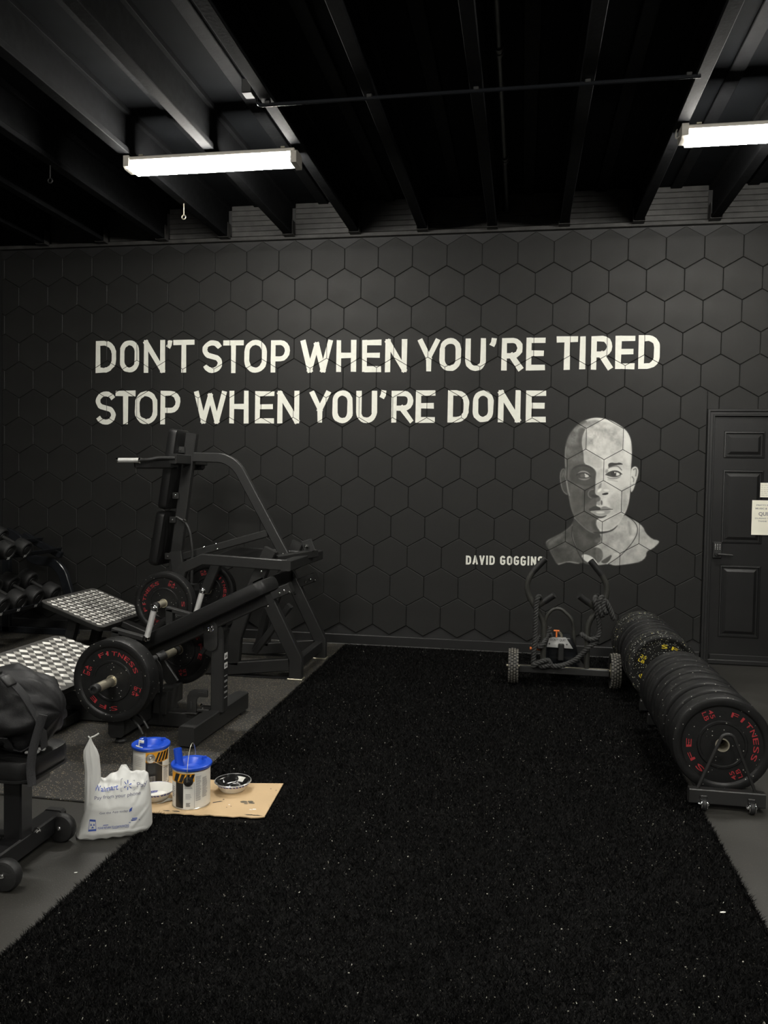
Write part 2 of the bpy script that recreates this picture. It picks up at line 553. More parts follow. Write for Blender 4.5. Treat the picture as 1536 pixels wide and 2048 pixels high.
def glyph(ch, w, h, s):
    """centre lines of a block letter in a w x h box, stroke s; returns list of (points, closed, extend)"""
    a = s / 2; X0, X1, Y0, Y1 = a, w - a, a, h - a; xm = w / 2; ym = h * .52
    rx = (X1 - X0) / 2
    if ch == 'D':
        r = (X1 - X0) * .62
        return [([(X0, Y0), (X0, Y1), (X1 - r, Y1)] + arc2(X1 - r, Y1 - r, r, r, 90, 0)[1:] + arc2(X1 - r, Y0 + r, r, r, 0, -90) + [(X0, Y0)], True, 0)]
    if ch in 'O':
        ry = rx * 1.02
        return [(arc2(xm, Y1 - ry, rx, ry, 180, 0, 13) + arc2(xm, Y0 + ry, rx, ry, 0, -180, 13), True, 0)]
    if ch == 'U':
        ry = rx
        return [([(X0, Y1)] + arc2(xm, Y0 + ry, rx, ry, 180, 360, 13) + [(X1, Y1)], False, a)]
    if ch == 'N':
        return [([(X0, Y0), (X0, Y1)], False, a), ([(X0, Y1), (X1, Y0)], False, a * .9), ([(X1, Y0), (X1, Y1)], False, a)]
    if ch == "'":
        return [([(w * .6, h - .001), (w * .5, h - s * .9), (w * .25, h - s * 1.45)], False, 0)]
    if ch == 'T':
        return [([(0, Y1), (w, Y1)], False, 0), ([(xm, Y1), (xm, Y0)], False, a)]
    if ch == 'I':
        return [([(xm, Y1), (xm, Y0)], False, a)]
    if ch == 'S':
        q = (Y1 - Y0) / 4
        return [(arc2(xm, Y1 - q, rx, q, 25, 180, 11) + arc2(xm, Y1 - q, rx, q, 180, 235, 5)[1:] + arc2(xm, Y0 + q, rx, q, 55, 0, 5) + arc2(xm, Y0 + q, rx, q, 0, -155, 11)[1:], False, a * .4)]
    if ch == 'P':
        r = (Y1 - ym) / 2 + .0
        yb = h * .42
        r = (Y1 - yb) / 2
        return [([(X0, Y0), (X0, Y1), (X1 - r * .9, Y1)] + arc2(X1 - r * .9, Y1 - r, r * .9, r, 90, -90)[1:] + [(X0, yb)], False, a)]
    if ch == 'R':
        yb = h * .45; r = (Y1 - yb) / 2
        return [([(X0, Y0), (X0, Y1), (X1 - r * .9, Y1)] + arc2(X1 - r * .9, Y1 - r, r * .9, r, 90, -90)[1:] + [(X0, yb)], False, a),
                ([(xm * .95, yb), (X1, Y0)], False, a)]
    if ch == 'W':
        return [([(X0, Y1), (w * .29, Y0)], False, a), ([(w * .29, Y0), (xm, Y1 * .93)], False, a * .9), ([(xm, Y1 * .93), (w * .71, Y0)], False, a * .9), ([(w * .71, Y0), (X1, Y1)], False, a)]
    if ch == 'H':
        return [([(X0, Y0), (X0, Y1)], False, a), ([(X1, Y0), (X1, Y1)], False, a), ([(X0, ym), (X1, ym)], False, 0)]
    if ch == 'E':
        return [([(X0, Y0), (X0, Y1)], False, a), ([(X0, Y1), (w, Y1)], False, 0), ([(X0, ym), (w * .93, ym)], False, 0), ([(X0, Y0), (w, Y0)], False, 0)]
    if ch == 'Y':
        return [([(X0, Y1), (xm, h * .42)], False, a), ([(X1, Y1), (xm, h * .42)], False, a), ([(xm, h * .46), (xm, Y0)], False, a)]
    if ch == 'A':
        return [([(X0, Y0), (xm, Y1)], False, a), ([(xm, Y1), (X1, Y0)], False, a), ([(w * .25, h * .3), (w * .75, h * .3)], False, 0)]
    if ch == 'V':
        return [([(X0, Y1), (xm, Y0)], False, a), ([(xm, Y0), (X1, Y1)], False, a)]
    if ch == 'G':
        ry = rx * 1.0
        return [(arc2(xm, Y1 - ry, rx, ry, 20, 180, 11) + arc2(xm, Y0 + ry, rx, ry, 180, 360, 11) + [(X1, h * .47), (xm, h * .47)], False, a * .3)]
    return []

def stroke_quads(pts, s, closed, ext, jit=0.0):
    P = [Vector((x, y)) for x, y in pts]
    Q = [P[0]]
    for p in P[1:]:
        if (p - Q[-1]).length > 1e-5: Q.append(p)
    P = Q
    if closed and (P[0] - P[-1]).length < 1e-5: P = P[:-1]
    if not closed and ext:
        P[0] = P[0] + (P[0] - P[1]).normalized() * ext
        P[-1] = P[-1] + (P[-1] - P[-2]).normalized() * ext
    n = len(P); A = []; B = []
    for i in range(n):
        p = P[i]
        if closed: d1, d2_ = p - P[i - 1], P[(i + 1) % n] - p
        else:
            d1 = p - P[i - 1] if i else P[1] - p
            d2_ = P[i + 1] - p if i < n - 1 else d1
        d1 = d1.normalized(); d2_ = d2_.normalized()
        t = (d1 + d2_)
        t = t.normalized() if t.length > 1e-6 else d1
        nn = Vector((-t.y, t.x)); k = min(1 / max(nn.dot(Vector((-d1.y, d1.x))), .35), 1.8)
        wv = s / 2 * (1 + rng.normal(0, jit))
        A.append(p + nn * wv * k + Vector((rng.normal(0, jit), rng.normal(0, jit))) * s * .35)
        B.append(p - nn * wv * k + Vector((rng.normal(0, jit), rng.normal(0, jit))) * s * .35)
    out = []
    for i in range(n if closed else n - 1):
        j = (i + 1) % n
        q = [tuple(A[i]), tuple(B[i]), tuple(B[j]), tuple(A[j])]
        out.append(q)
    return out

def painted_line(letters, zfun, s, jit=.05):
    out = []
    for ch, x0, x1 in letters:
        zb, zt = zfun(x0)
        zb += rng.normal(0, jit * .05); zt += rng.normal(0, jit * .05)
        ww = max(x1 - x0, s)
        for pts, cl, ext in glyph(ch, ww, zt - zb, s):
            for q in stroke_quads(pts, s, cl, ext, jit):
                out.append([(x0 + x, zb + z) for x, z in q])
    return out

LINE_A = [('D', -3.997, -3.788), ('O', -3.75, -3.556), ('N', -3.511, -3.3), ("'", -3.285, -3.225), ('T', -3.218, -3.009), ('S', -2.931, -2.737), ('T', -2.73, -2.533), ('O', -2.526, -2.314), ('P', -2.276, -2.095), ('W', -1.994, -1.7), ('H', -1.666, -1.483), ('E', -1.431, -1.257), ('N', -1.221, -1.026), ('Y', -0.927, -0.739), ('O', -0.739, -0.551), ('U', -0.514, -0.335), ("'", -0.3, -0.245), ('R', -0.202, -0.021), ('E', 0.007, 0.169), ('T', 0.263, 0.44), ('I', 0.457, 0.502), ('R', 0.55, 0.724), ('E', 0.749, 0.907), ('D', 0.937, 1.108)]
LINE_B = [('S', -3.995, -3.791), ('T', -3.791, -3.589), ('O', -3.596, -3.371), ('P', -3.341, -3.143), ('W', -3.008, -2.696), ('H', -2.667, -2.48), ('E', -2.42, -2.238), ('N', -2.207, -2.002), ('Y', -1.902, -1.717), ('O', -1.694, -1.51), ('U', -1.476, -1.287), ("'", -1.26, -1.205), ('R', -1.157, -0.963), ('E', -0.94, -0.768), ('D', -0.658, -0.472), ('O', -0.44, -0.261), ('N', -0.22, -0.028), ('E', 0.017, 0.186)]
def spread(s, x0, x1, ratios={"I": .35, " ": .45}):
    ws = [ratios.get(c, 1.0) for c in s]; gap = .28
    u = (x1 - x0) / (sum(ws) + gap * (len(s) - 1)); out = []; x = x0
    for c, k in zip(s, ws):
        if c != ' ': out.append((c, x, x + u * k))
        x += u * (k + gap)
    return out
def z_a(x):
    t = (x + 4) / 5.0
    return (2.461 - .010 * 4 * t * (1 - t) , 2.766 - .036 * min(t * 1.8, 1) + .008 * t)
def z_b(x):
    t = (x + 4) / 4.1
    return (1.976 + .037 * t, 2.289 - .004 * t)
paint('painted_slogan', painted_line(LINE_A, z_a, .047), M['white'], 'white painted upper slogan line DON\'T STOP WHEN YOU\'RE TIRED')
paint('painted_slogan', painted_line(LINE_B, z_b, .047), M['white'], 'white painted lower slogan line STOP WHEN YOU\'RE DONE')
paint('painted_name', painted_line(spread('DAVID GOGGINS', -.472, .193), lambda x: (.765 + .018 * (x + .47), .845 + .018 * (x + .47)),   .0155, .03), M['white'], 'small white painted name below the slogan')

# ---- painted portrait: layered brush shapes in its own drawing units, evaluated on a fine mesh
def chaikin(P, it=2):
    P = [np.array(p, float) for p in P]
    for _ in range(it):
        Q = []
        for i in range(len(P)):
            a, b = P[i], P[(i + 1) % len(P)]
            Q += [a * .75 + b * .25, a * .25 + b * .75]
        P = Q
    return np.array(P)
def poly_sd(poly, px, py):
    """signed distance (positive inside)"""
    d = np.full(px.shape, 1e9); ins = np.zeros(px.shape, bool)
    n = len(poly)
    for i in range(n):
        x0, y0 = poly[i]; x1, y1 = poly[(i + 1) % n]
        ex, ey = x1 - x0, y1 - y0
        t = np.clip(((px - x0) * ex + (py - y0) * ey) / (ex * ex + ey * ey + 1e-9), 0, 1)
        d = np.minimum(d, np.hypot(px - x0 - t * ex, py - y0 - t * ey))
        c = (y0 > py) != (y1 > py)
        if ey != 0:
            ins ^= c & (px < x0 + (py - y0) * ex / ey)
    return np.where(ins, d, -d)
def line_sd(pts, w, px, py):
    d = np.full(px.shape, 1e9)
    for (x0, y0), (x1, y1) in zip(pts[:-1], pts[1:]):
        ex, ey = x1 - x0, y1 - y0
        t = np.clip(((px - x0) * ex + (py - y0) * ey) / (ex * ex + ey * ey + 1e-9), 0, 1)
        d = np.minimum(d, np.hypot(px - x0 - t * ex, py - y0 - t * ey))
    return w / 2 - d
def portrait():
    step = 4.6
    gx, gy = np.meshgrid(np.arange(80, 1440, step), np.arange(60, 1800, step))
    val = np.full(gx.shape, 38.0); alpha = np.full(gx.shape, -1e9)
    def vnoise(sc, seed):
        r = np.random.default_rng(seed); g = r.random((64, 64))
        u, v = gx / sc, gy / sc
        i, j = np.floor(u).astype(int), np.floor(v).astype(int)
        fu, fv = u - i, v - j; fu = fu * fu * (3 - 2 * fu); fv = fv * fv * (3 - 2 * fv)
        G = lambda a, b: g[a % 64, b % 64]
        return (G(i, j) * (1 - fu) + G(i + 1, j) * fu) * (1 - fv) + (G(i, j + 1) * (1 - fu) + G(i + 1, j + 1) * fu) * fv - .5
    nz = vnoise(90, 1) + .6 * vnoise(38, 2) + .35 * vnoise(16, 3)
    def lay(poly, v, soft=5, noise=0, sil=False, smooth=2, op=1.0):
        nonlocal val, alpha
        P = chaikin(poly, smooth) if smooth else np.array(poly, float)
        x0, y0 = P.min(0) - soft - 12; x1, y1 = P.max(0) + soft + 12
        ys = (gy[:, 0] >= y0) & (gy[:, 0] <= y1); xs = (gx[0] >= x0) & (gx[0] <= x1)
        ix = np.ix_(ys, xs)
        d = poly_sd(P, gx[ix], gy[ix])
        a = np.clip(.5 + d / (2 * soft), 0, 1) * op
        val[ix] = val[ix] * (1 - a) + (v + noise * nz[ix]) * a
        if sil: alpha[ix] = np.maximum(alpha[ix], d)
    def ln(pts, w, v, soft=4, op=1.0, sm=True):
        nonlocal val
        if sm and len(pts) > 2:
            pts = [(p.x, p.y) for p in spline([(x, y, 0) for x, y in pts], 5)]
        d = line_sd(pts, w, gx, gy); a = np.clip(.5 + d / (2 * soft), 0, 1) * op
        val = val * (1 - a) + v * a
    # shirt and shoulders
    lay([(440, 1290), (330, 1390), (200, 1455), (130, 1490), (115, 1530), (160, 1600), (205, 1690), (255, 1775), (310, 1755), (370, 1733), (480, 1758), (540, 1735), (620, 1765), (730, 1770), (840, 1748), (900, 1770), (960, 1765), (1100, 1745), (1200, 1722), (1262, 1670), (1270, 1600), (1335, 1575), (1412, 1500), (1400, 1475), (1330, 1462), (1255, 1390), (1232, 1325), (1160, 1265), (1080, 1225), (1010, 1180), (800, 1380), (450, 1190)], 168, 7, 34, sil=True, smooth=1)
    lay([(450, 1280), (330, 1390), (200, 1450), (100, 1525), (150, 1600), (200, 1700), (250, 1790), (370, 1750), (480, 1770), (640, 1780), (760, 1720), (765, 1600), (690, 1550), (560, 1620), (470, 1560), (420, 1450)], 70, 10, 26)
    lay([(140, 1520), (200, 1470), (330, 1405), (330, 1440), (220, 1500), (160, 1560)], 100, 16, 20, op=.8)
    lay([(180, 1570), (300, 1590), (330, 1740), (250, 1760)], 56, 20, 20, op=.8)
    ln([(260, 1765), (330, 1748), (400, 1735), (500, 1752)], 16, 150, 7, .8)
    lay([(690, 1555), (770, 1590), (780, 1690), (720, 1745), (690, 1690)], 92, 8, 25)
    lay([(905, 1600), (960, 1625), (950, 1690), (850, 1750), (800, 1760), (870, 1690)], 190, 8, 20)
    lay([(885, 1635), (850, 1720), (800, 1752), (745, 1730), (800, 1690)], 74, 5, 10, smooth=1)
    lay([(525, 1655), (575, 1640), (650, 1668), (715, 1735), (715, 1765), (640, 1755), (560, 1715)], 205, 6, 20)
    # neck
    lay([(740, 1390), (900, 1330), (1010, 1200), (1045, 1260), (1075, 1400), (1085, 1480), (1010, 1580), (950, 1640), (860, 1590), (745, 1510)], 165, 8, 40)
    lay([(1030, 1215), (1110, 1270), (1160, 1345), (1140, 1430), (1075, 1500), (1060, 1380)], 182, 9, 40)
    lay([(1060, 1250), (1090, 1300), (1100, 1400), (1075, 1440), (1050, 1330)], 120, 14, 20, op=.7)
    lay([(430, 1195), (420, 1330), (435, 1490), (520, 1650), (755, 1512), (750, 1395), (620, 1380)], 58, 7, 16)
    lay([(500, 1340), (560, 1420), (640, 1460), (660, 1530), (560, 1560), (490, 1460)], 74, 22, 18, op=.8)
    lay([(690, 1470), (760, 1440), (760, 1520), (680, 1510)], 100, 14, 30, op=.8)
    ln([(425, 1330), (420, 1430), (445, 1520), (500, 1640), (545, 1720)], 7, 22, 3)
    ln([(1015, 1180), (1110, 1250), (1160, 1320), (1160, 1400), (1110, 1500), (1040, 1585), (960, 1665), (835, 1752)], 8, 26, 3)
    # ears
    lay([(352, 675), (318, 662), (290, 695), (282, 760), (292, 850), (312, 915), (345, 955), (385, 968), (375, 800)], 58, 5, 12, sil=True)
    ln([(345, 672), (318, 668), (294, 705), (288, 770), (298, 850), (318, 915), (350, 950), (378, 965)], 7, 128, 4, .9)
    ln([(322, 700), (308, 760), (325, 715), (335, 760)], 8, 100, 5, .8)
    lay([(1085, 690), (1110, 650), (1150, 640), (1178, 680), (1172, 745), (1150, 810), (1130, 880), (1110, 925), (1085, 940)], 205, 5, 14, sil=True)
    ln([(1120, 680), (1145, 668), (1152, 700), (1145, 750)], 11, 78, 5, .85)
    ln([(1105, 760), (1122, 785), (1120, 815)], 10, 84, 5, .85)
    ln([(1095, 850), (1115, 850), (1125, 830)], 6, 120, 4, .7)
    # head
    head = [(690, 86), (790, 98), (890, 132), (970, 180), (1045, 240), (1088, 325), (1102, 430), (1100, 560), (1092, 660), (1088, 800), (1082, 960), (1064, 1080), (1030, 1172), (1005, 1210), (950, 1300), (870, 1368), (790, 1388), (710, 1402), (620, 1374), (550, 1318), (478, 1255), (440, 1195), (408, 1110), (390, 1000), (372, 900), (356, 800), (344, 650), (338, 500), (350, 395), (382, 295), (445, 205), (525, 138), (605, 102)]
    lay(head, 200, 5, 30, sil=True)
    lay([(600, 200), (760, 150), (900, 230), (980, 330), (960, 430), (800, 450), (640, 430), (585, 320)], 176, 40, 66)
    lay([(740, 320), (860, 330), (940, 440), (900, 540), (780, 520), (700, 420)], 206, 40, 30)
    lay([(590, 112), (700, 88), (800, 100), (900, 140), (1000, 210), (1010, 225), (890, 160), (780, 128), (660, 138)], 224, 10, 10)
    lay([(1015, 235), (1050, 270), (1092, 380), (1098, 560), (1070, 640), (1030, 600), (1010, 450)], 222, 16, 12)
    lay([(560, 470), (580, 455), (770, 560), (770, 655), (700, 660), (620, 620), (558, 600)], 182, 8, 30)
    # shadowed half
    lay([(600, 110), (585, 205), (555, 260), (530, 340), (545, 440), (556, 520), (560, 615), (640, 640), (690, 685), (700, 730), (686, 800), (692, 880), (680, 950), (745, 985), (720, 1030), (700, 1080), (745, 1105), (750, 1135), (640, 1145), (690, 1195), (740, 1225), (690, 1265), (695, 1320), (760, 1400), (690, 1415), (600, 1380), (470, 1260), (420, 1180), (395, 1090), (378, 980), (360, 880), (345, 780), (332, 640), (326, 500), (340, 390), (375, 290), (440, 200), (520, 132)], 84, 6, 20)
    lay([(560, 150), (610, 120), (680, 110), (745, 128), (690, 170), (585, 205), (520, 215), (480, 210)], 150, 16, 40)
    lay([(380, 330), (440, 220), (520, 190), (500, 300), (480, 400), (400, 410)], 122, 26, 50)
    lay([(500, 200), (570, 200), (545, 280), (530, 400), (500, 440), (490, 300)], 78, 14, 30)
    lay([(560, 260), (600, 250), (600, 440), (560, 455), (540, 400), (545, 310)], 165, 12, 30, op=.9)
    lay([(365, 440), (480, 420), (540, 460), (550, 560), (430, 600), (375, 560)], 92, 24, 36)
    ln([(350, 420), (344, 520), (352, 640)], 12, 140, 8, .7)
    lay([(400, 700), (440, 655), (520, 622), (600, 628), (665, 665), (702, 715), (690, 800), (690, 880), (640, 890), (560, 870), (440, 830), (390, 770)], 60, 12, 12)
    lay([(440, 840), (560, 870), (650, 870), (600, 930), (560, 905), (450, 880)], 88, 16, 14)
    lay([(560, 900), (640, 880), (690, 890), (690, 960), (650, 1010), (560, 1100), (520, 1110), (530, 980)], 62, 16, 14)
    lay([(400, 920), (520, 900), (540, 1080), (500, 1170), (430, 1130)], 72, 22, 14)
    ln([(358, 790), (370, 870), (388, 970)], 12, 150, 6, .85)
    ln([(392, 1000), (402, 1090), (440, 1190), (450, 1230)], 9, 112, 6, .7)
    ln([(455, 1235), (530, 1310), (610, 1372), (700, 1402)], 7, 118, 5, .7)
    lay([(640, 1260), (700, 1240), (700, 1330), (740, 1385), (660, 1370)], 66, 14, 10)
    # lit cheek planes
    lay([(785, 660), (900, 640), (1080, 690), (1075, 840), (985, 905), (880, 860), (785, 800)], 208, 14, 14)
    lay([(985, 910), (1085, 850), (1080, 990), (1055, 1090), (1025, 1165), (975, 1150), (975, 1000)], 176, 10, 44)
    lay([(860, 960), (975, 930), (970, 1120), (930, 1165), (885, 1130), (830, 1060)], 186, 14, 30)
    # eyes and brows
    lay([(834, 612), (870, 597), (920, 606), (968, 597), (1008, 622), (955, 624), (905, 632), (862, 648), (838, 655)], 46, 4, 8, smooth=1)
    lay([(412, 690), (450, 640), (530, 612), (610, 628), (690, 688), (640, 662), (580, 642), (515, 640), (462, 655)], 40, 5, 6, smooth=1)
    ln([(838, 660), (880, 645), (940, 640), (985, 682)], 11, 92, 5, .9)
    lay([(822, 690), (850, 664), (910, 650), (965, 670), (980, 698), (930, 690), (870, 694)], 214, 5, 6)
    lay([(802, 738), (838, 712), (885, 694), (940, 696), (994, 732), (955, 756), (900, 768), (848, 756)], 62, 4, 4)
    lay([(915, 708), (950, 712), (972, 734), (940, 750), (915, 742)], 218, 3, 4)
    lay([(862, 712), (895, 695), (925, 708), (928, 740), (900, 755), (868, 742)], 40, 3)
    lay([(903, 706), (916, 703), (918, 716), (907, 719)], 240, 3)
    ln([(806, 736), (845, 708), (900, 692), (950, 700), (990, 730)], 8, 30, 3)
    lay([(815, 760), (870, 775), (940, 768), (990, 742), (950, 780), (890, 790), (840, 782)], 132, 5, 8)
    ln([(830, 792), (880, 800), (940, 812)], 7, 138, 5, .7)
    lay([(795, 690), (830, 665), (838, 700), (812, 730)], 150, 8, 8)
    lay([(478, 728), (515, 695), (565, 688), (612, 708), (640, 752), (600, 728), (545, 712)], 142, 5, 6)
    lay([(472, 742), (510, 720), (560, 712), (608, 730), (638, 758), (590, 770), (525, 772)], 54, 4)
    lay([(572, 726), (600, 735), (622, 756), (585, 768), (565, 760)], 200, 3)
    lay([(518, 735), (545, 722), (572, 730), (572, 760), (540, 768), (515, 758)], 84, 5)
    lay([(565, 724), (578, 722), (580, 734), (568, 736)], 225, 3)
    ln([(472, 740), (512, 716), (562, 710), (612, 730), (640, 758)], 8, 26, 3)
    lay([(485, 772), (540, 782), (600, 778), (640, 762), (600, 795), (540, 800)], 124, 6, 8)
    # nose
    lay([(705, 700), (770, 660), (780, 760), (800, 840), (850, 890), (860, 930), (830, 975), (760, 985), (700, 965), (686, 930), (695, 860), (692, 790)], 190, 8, 26)
    lay([(735, 840), (765, 820), (755, 880), (740, 890), (720, 900)], 138, 7, 10)
    lay([(715, 915), (740, 890), (762, 890), (755, 920), (730, 935), (712, 935)], 232, 6)
    lay([(775, 905), (820, 898), (850, 908), (845, 925), (790, 920)], 226, 6)
    lay([(760, 955), (800, 940), (835, 938), (838, 955), (810, 966), (775, 966)], 30, 4)
    ln([(790, 978), (825, 970), (845, 950), (848, 935)], 8, 222, 4, .9)
    ln([(668, 900), (630, 910), (608, 945), (615, 980), (640, 1000)], 12, 112, 6, .9)
    lay([(640, 960), (690, 965), (740, 985), (710, 1000), (660, 995)], 40, 8)
    lay([(690, 1000), (750, 985), (745, 1040), (700, 1050)], 96, 8, 8)
    # mouth
    lay([(748, 1025), (770, 1030), (772, 1075), (752, 1085)], 92, 5)
    lay([(700, 1045), (745, 1035), (748, 1085), (705, 1085)], 150, 6, 20)
    lay([(698, 1070), (748, 1092), (742, 1108), (702, 1095)], 205, 5, 10)
    lay([(600, 1135), (680, 1088), (715, 1100), (750, 1115), (752, 1136), (650, 1146)], 52, 6, 6)
    lay([(748, 1112), (790, 1090), (835, 1105), (890, 1132), (820, 1134), (752, 1138)], 128, 5, 12)
    lay([(622, 1148), (700, 1140), (880, 1136), (840, 1180), (780, 1205), (700, 1195), (650, 1170)], 158, 6, 20)
    lay([(690, 1155), (760, 1148), (800, 1158), (780, 1176), (710, 1178)], 208, 7, 26)
    ln([(628, 1146), (700, 1138), (760, 1136), (830, 1132), (885, 1128)], 7, 38, 3)
    lay([(650, 1178), (700, 1200), (760, 1212), (830, 1190), (790, 1225), (730, 1235), (680, 1210)], 58, 6, 6)
    # chin
    lay([(700, 1275), (750, 1260), (860, 1215), (970, 1168), (1012, 1195), (940, 1305), (860, 1362), (770, 1372), (720, 1330)], 184, 9, 24)
    ln([(760, 1255), (860, 1210), (960, 1165)], 10, 214, 6, .7)
    lay([(650, 1385), (760, 1385), (870, 1370), (960, 1290), (900, 1370), (800, 1402), (700, 1415)], 52, 5)
    # mesh
    ny, nx = gx.shape
    X = 0.0971292 + 0.00072612 * gx + 0.0000190132 * gy
    Z = 2.10854696 + 0.0000128519 * gx - 0.000748083 * gy
    v = np.clip(val, 6, 250) / 255.0
    lin = np.where(v <= .04045, v / 12.92, ((v + .055) / 1.055) ** 2.4) / .83 * .80
    edge = np.clip(.5 + alpha / 9.0, 0, 1)
    lin = np.maximum(lin, PAINT[0]) * edge + PAINT[0] * (1 - edge)
    use = (alpha > -7)
    anyuse = use[:-1, :-1] | use[1:, :-1] | use[:-1, 1:] | use[1:, 1:]
    verts, cols, polys = [], [], []
    for cx, cz, face in FACES:
        if cx < 0 or cx > 1.4 or cz < .5 or cz > 2.4: continue
        q = np.ones(gx.shape, bool)
        for i in range(len(face)):
            (ax, ay), (bx, by) = face[i], face[(i + 1) % len(face)]
            q &= ((bx - ax) * (Z - ay) - (by - ay) * (X - ax)) > 0
        c4 = q[:-1, :-1].astype(int) + q[1:, :-1] + q[:-1, 1:] + q[1:, 1:]
        jj, ii = np.nonzero((c4 == 4) & anyuse)
        if len(jj):
            qd = np.stack([jj * nx + ii, (jj + 1) * nx + ii, (jj + 1) * nx + ii + 1, jj * nx + ii + 1], 1)
            u, inv = np.unique(qd, return_inverse=True)
            o = len(verts)
            verts += list(zip(X.ravel()[u], Z.ravel()[u])); cols += list(lin.ravel()[u])
            polys += [tuple(r) for r in (inv.reshape(qd.shape) + o).tolist()]
        jj, ii = np.nonzero((c4 > 0) & (c4 < 4) & anyuse)
        for j, i in zip(jj, ii):
            cell = [(X[j, i], Z[j, i]), (X[j + 1, i], Z[j + 1, i]), (X[j + 1, i + 1], Z[j + 1, i + 1]), (X[j, i + 1], Z[j, i + 1])]
            cl = clip_poly(cell, face)
            if len(cl) < 3: continue
            o = len(verts)
            for (px, pz) in cl:
                fu = min(max((px - X[j, i]) / (X[j, i + 1] - X[j, i]), 0), 1); fv = min(max((pz - Z[j, i]) / (Z[j + 1, i] - Z[j, i]), 0), 1)
                verts.append((px, pz))
                cols.append((lin[j, i] * (1 - fu) + lin[j, i + 1] * fu) * (1 - fv) + (lin[j + 1, i] * (1 - fu) + lin[j + 1, i + 1] * fu) * fv)
            polys.append(tuple(range(o, o + len(cl))))
    me = bpy.data.meshes.new('painted_portrait')
    me.from_pydata([(x, WY - .0011, z) for x, z in verts], [], polys)
    l = np.array(cols)
    col = np.stack([l, l, l * (.94 - .04 * (l < .1)), np.ones_like(l)], 1).astype(np.float32)
    at = me.color_attributes.new('pigment', 'FLOAT_COLOR', 'POINT')
    at.data.foreach_set('color', col.ravel())
    m = bpy.data.materials.new('grey_mural_paint'); m.use_nodes = True
    a = m.node_tree.nodes.new('ShaderNodeVertexColor'); a.layer_name = 'pigment'
    bs = m.node_tree.nodes['Principled BSDF']; bs.inputs['Roughness'].default_value = .5
    m.node_tree.links.new(a.outputs[0], bs.inputs['Base Color'])
    me.materials.append(m)
    ob = bpy.data.objects.new('painted_portrait', me); C.objects.link(ob); ob.parent = wall_back
    ob['label'] = 'grey painted portrait of a bald man with half his face in shadow'
portrait()

# ---- upper wall: rim boards between the joists, ledge above the panels
JX = [-4.5, -3.9, -3.3, -2.7, -2.1, -1.5, -0.9, -0.3, 0.3, 0.9, 1.5, 2.1, 2.7, 3.3, 3.9]
JB = 3.66
for a, b in zip(JX[:-1], JX[1:]):
    if a < -5 or b > 3.5: continue
    mb = MB()
    for i in range(6):
        z0 = 3.68 + i * .046
        mb.box(((a + b) / 2, YF - .012, z0 + .022), (b - a - .09, .03, .0445), b=.003)
    build('rim_board', mb, M['rim'], wall_back)
mb = MB(); mb.box(((XL + XR) / 2, YF - .02, 3.655), (XR - XL, .05, .035), b=.004)
build('ledger', mb, M['rim'], wall_back)

# ---- ceiling joists
mb = MB()
ylen = YF - YB
mb.box((0, 0, .019), (.075, ylen, .038), b=.004)
mb.box((0, 0, .15), (.016, ylen, .24), b=.001)
mb.box((0, 0, .281), (.075, ylen, .038), b=.002)
j0 = None
for x in JX:
    if j0 is None:
        j0 = build('joist', mb, M['joist'], ceiling); o = j0
    else:
        o = bpy.data.objects.new('joist', j0.data); C.objects.link(o); o.parent = ceiling
    o.location = (x, (YF + YB) / 2, JB)
mb = MB(); mb.box((0, 0, 0), (.09, ylen, .02), b=.004)
b0 = None
for a, b in zip(JX[:-1], JX[1:]):
    if b0 is None:
        b0 = build('deck_batten', mb, M['joist'], ceiling); o = b0
    else:
        o = bpy.data.objects.new('deck_batten', b0.data); C.objects.link(o); o.parent = ceiling
    o.location = ((a + b) / 2, (YF + YB) / 2, ZC - .012)
# hangers at the wall ends of the joists
mb = MB()
mb.box((0, -.04, -.003), (.092, .08, .004), b=.001); mb.box((-.045, -.04, .06), (.003, .08, .13), b=.001); mb.box((.045, -.04, .06), (.003, .08, .13), b=.001)
h0 = None
for x in JX:
    if h0 is None:
        h0 = build('joist_hanger', mb, M['rim'], ceiling); o = h0
    else:
        o = bpy.data.objects.new('joist_hanger', h0.data); C.objects.link(o); o.parent = ceiling
    o.location = (x, YF - .05, JB - .002)

# ---- ceiling lamps
def tube_light(x, y, label):
    t = thing('tube_light', label, 'light', (x, y, LAMP_Z), 'ceiling tube lights')
    L = 1.20
    mb = MB(); mb.box((x, y, LAMP_Z + .043), (L - .02, .128, .030), b=.006); build('housing', mb, M['lamp_body'], t)
    mb = MB()
    mb.sweep([(x - L / 2 + .035, y, LAMP_Z), (x + L / 2 - .035, y, LAMP_Z)], [(math.cos(a) * .066, math.sin(a) * .044 - .026) for a in [PI * k / 12 for k in range(13)]], side=(0, 1, 0), caps=False)
    build('diffuser', mb, M['lamp'], t)
    for s in (-1, 1):
        mb = MB()
        mb.sweep([(x + s * (L / 2 - .035), y, LAMP_Z + .012), (x + s * (L / 2 + .005), y, LAMP_Z + .012)], [(-.070, .02), (-.045, .034), (.045, .034), (.070, .02), (.070, -.052), (-.070, -.052)], side=(0, 1, 0))
        build('end_cap', mb, M['lamp_body'], t)
    mb = MB()
    mb.tube(spline([(x - L / 2, y, LAMP_Z + .02), (x - L / 2 - .025, y + .01, LAMP_Z + .01), (x - L / 2 - .02, y + .03, LAMP_Z + .06), (x - L / 2 - .01, y + .05, JB + .01)], 5), .004, 6)
    build('power_cord', mb, M['lamp_body'], t)
    for s in (-1, 1):
        mb = MB(); mb.box((x + s * .5, y, LAMP_Z + .078), (.03, .06, .012), b=.002); build('mounting_clip', mb, M['steel'], t)
LAMP_LABELS = ['lit tube light on the ceiling above the tall leg machine', 'lit tube light on the ceiling above the door, cut by the right edge']
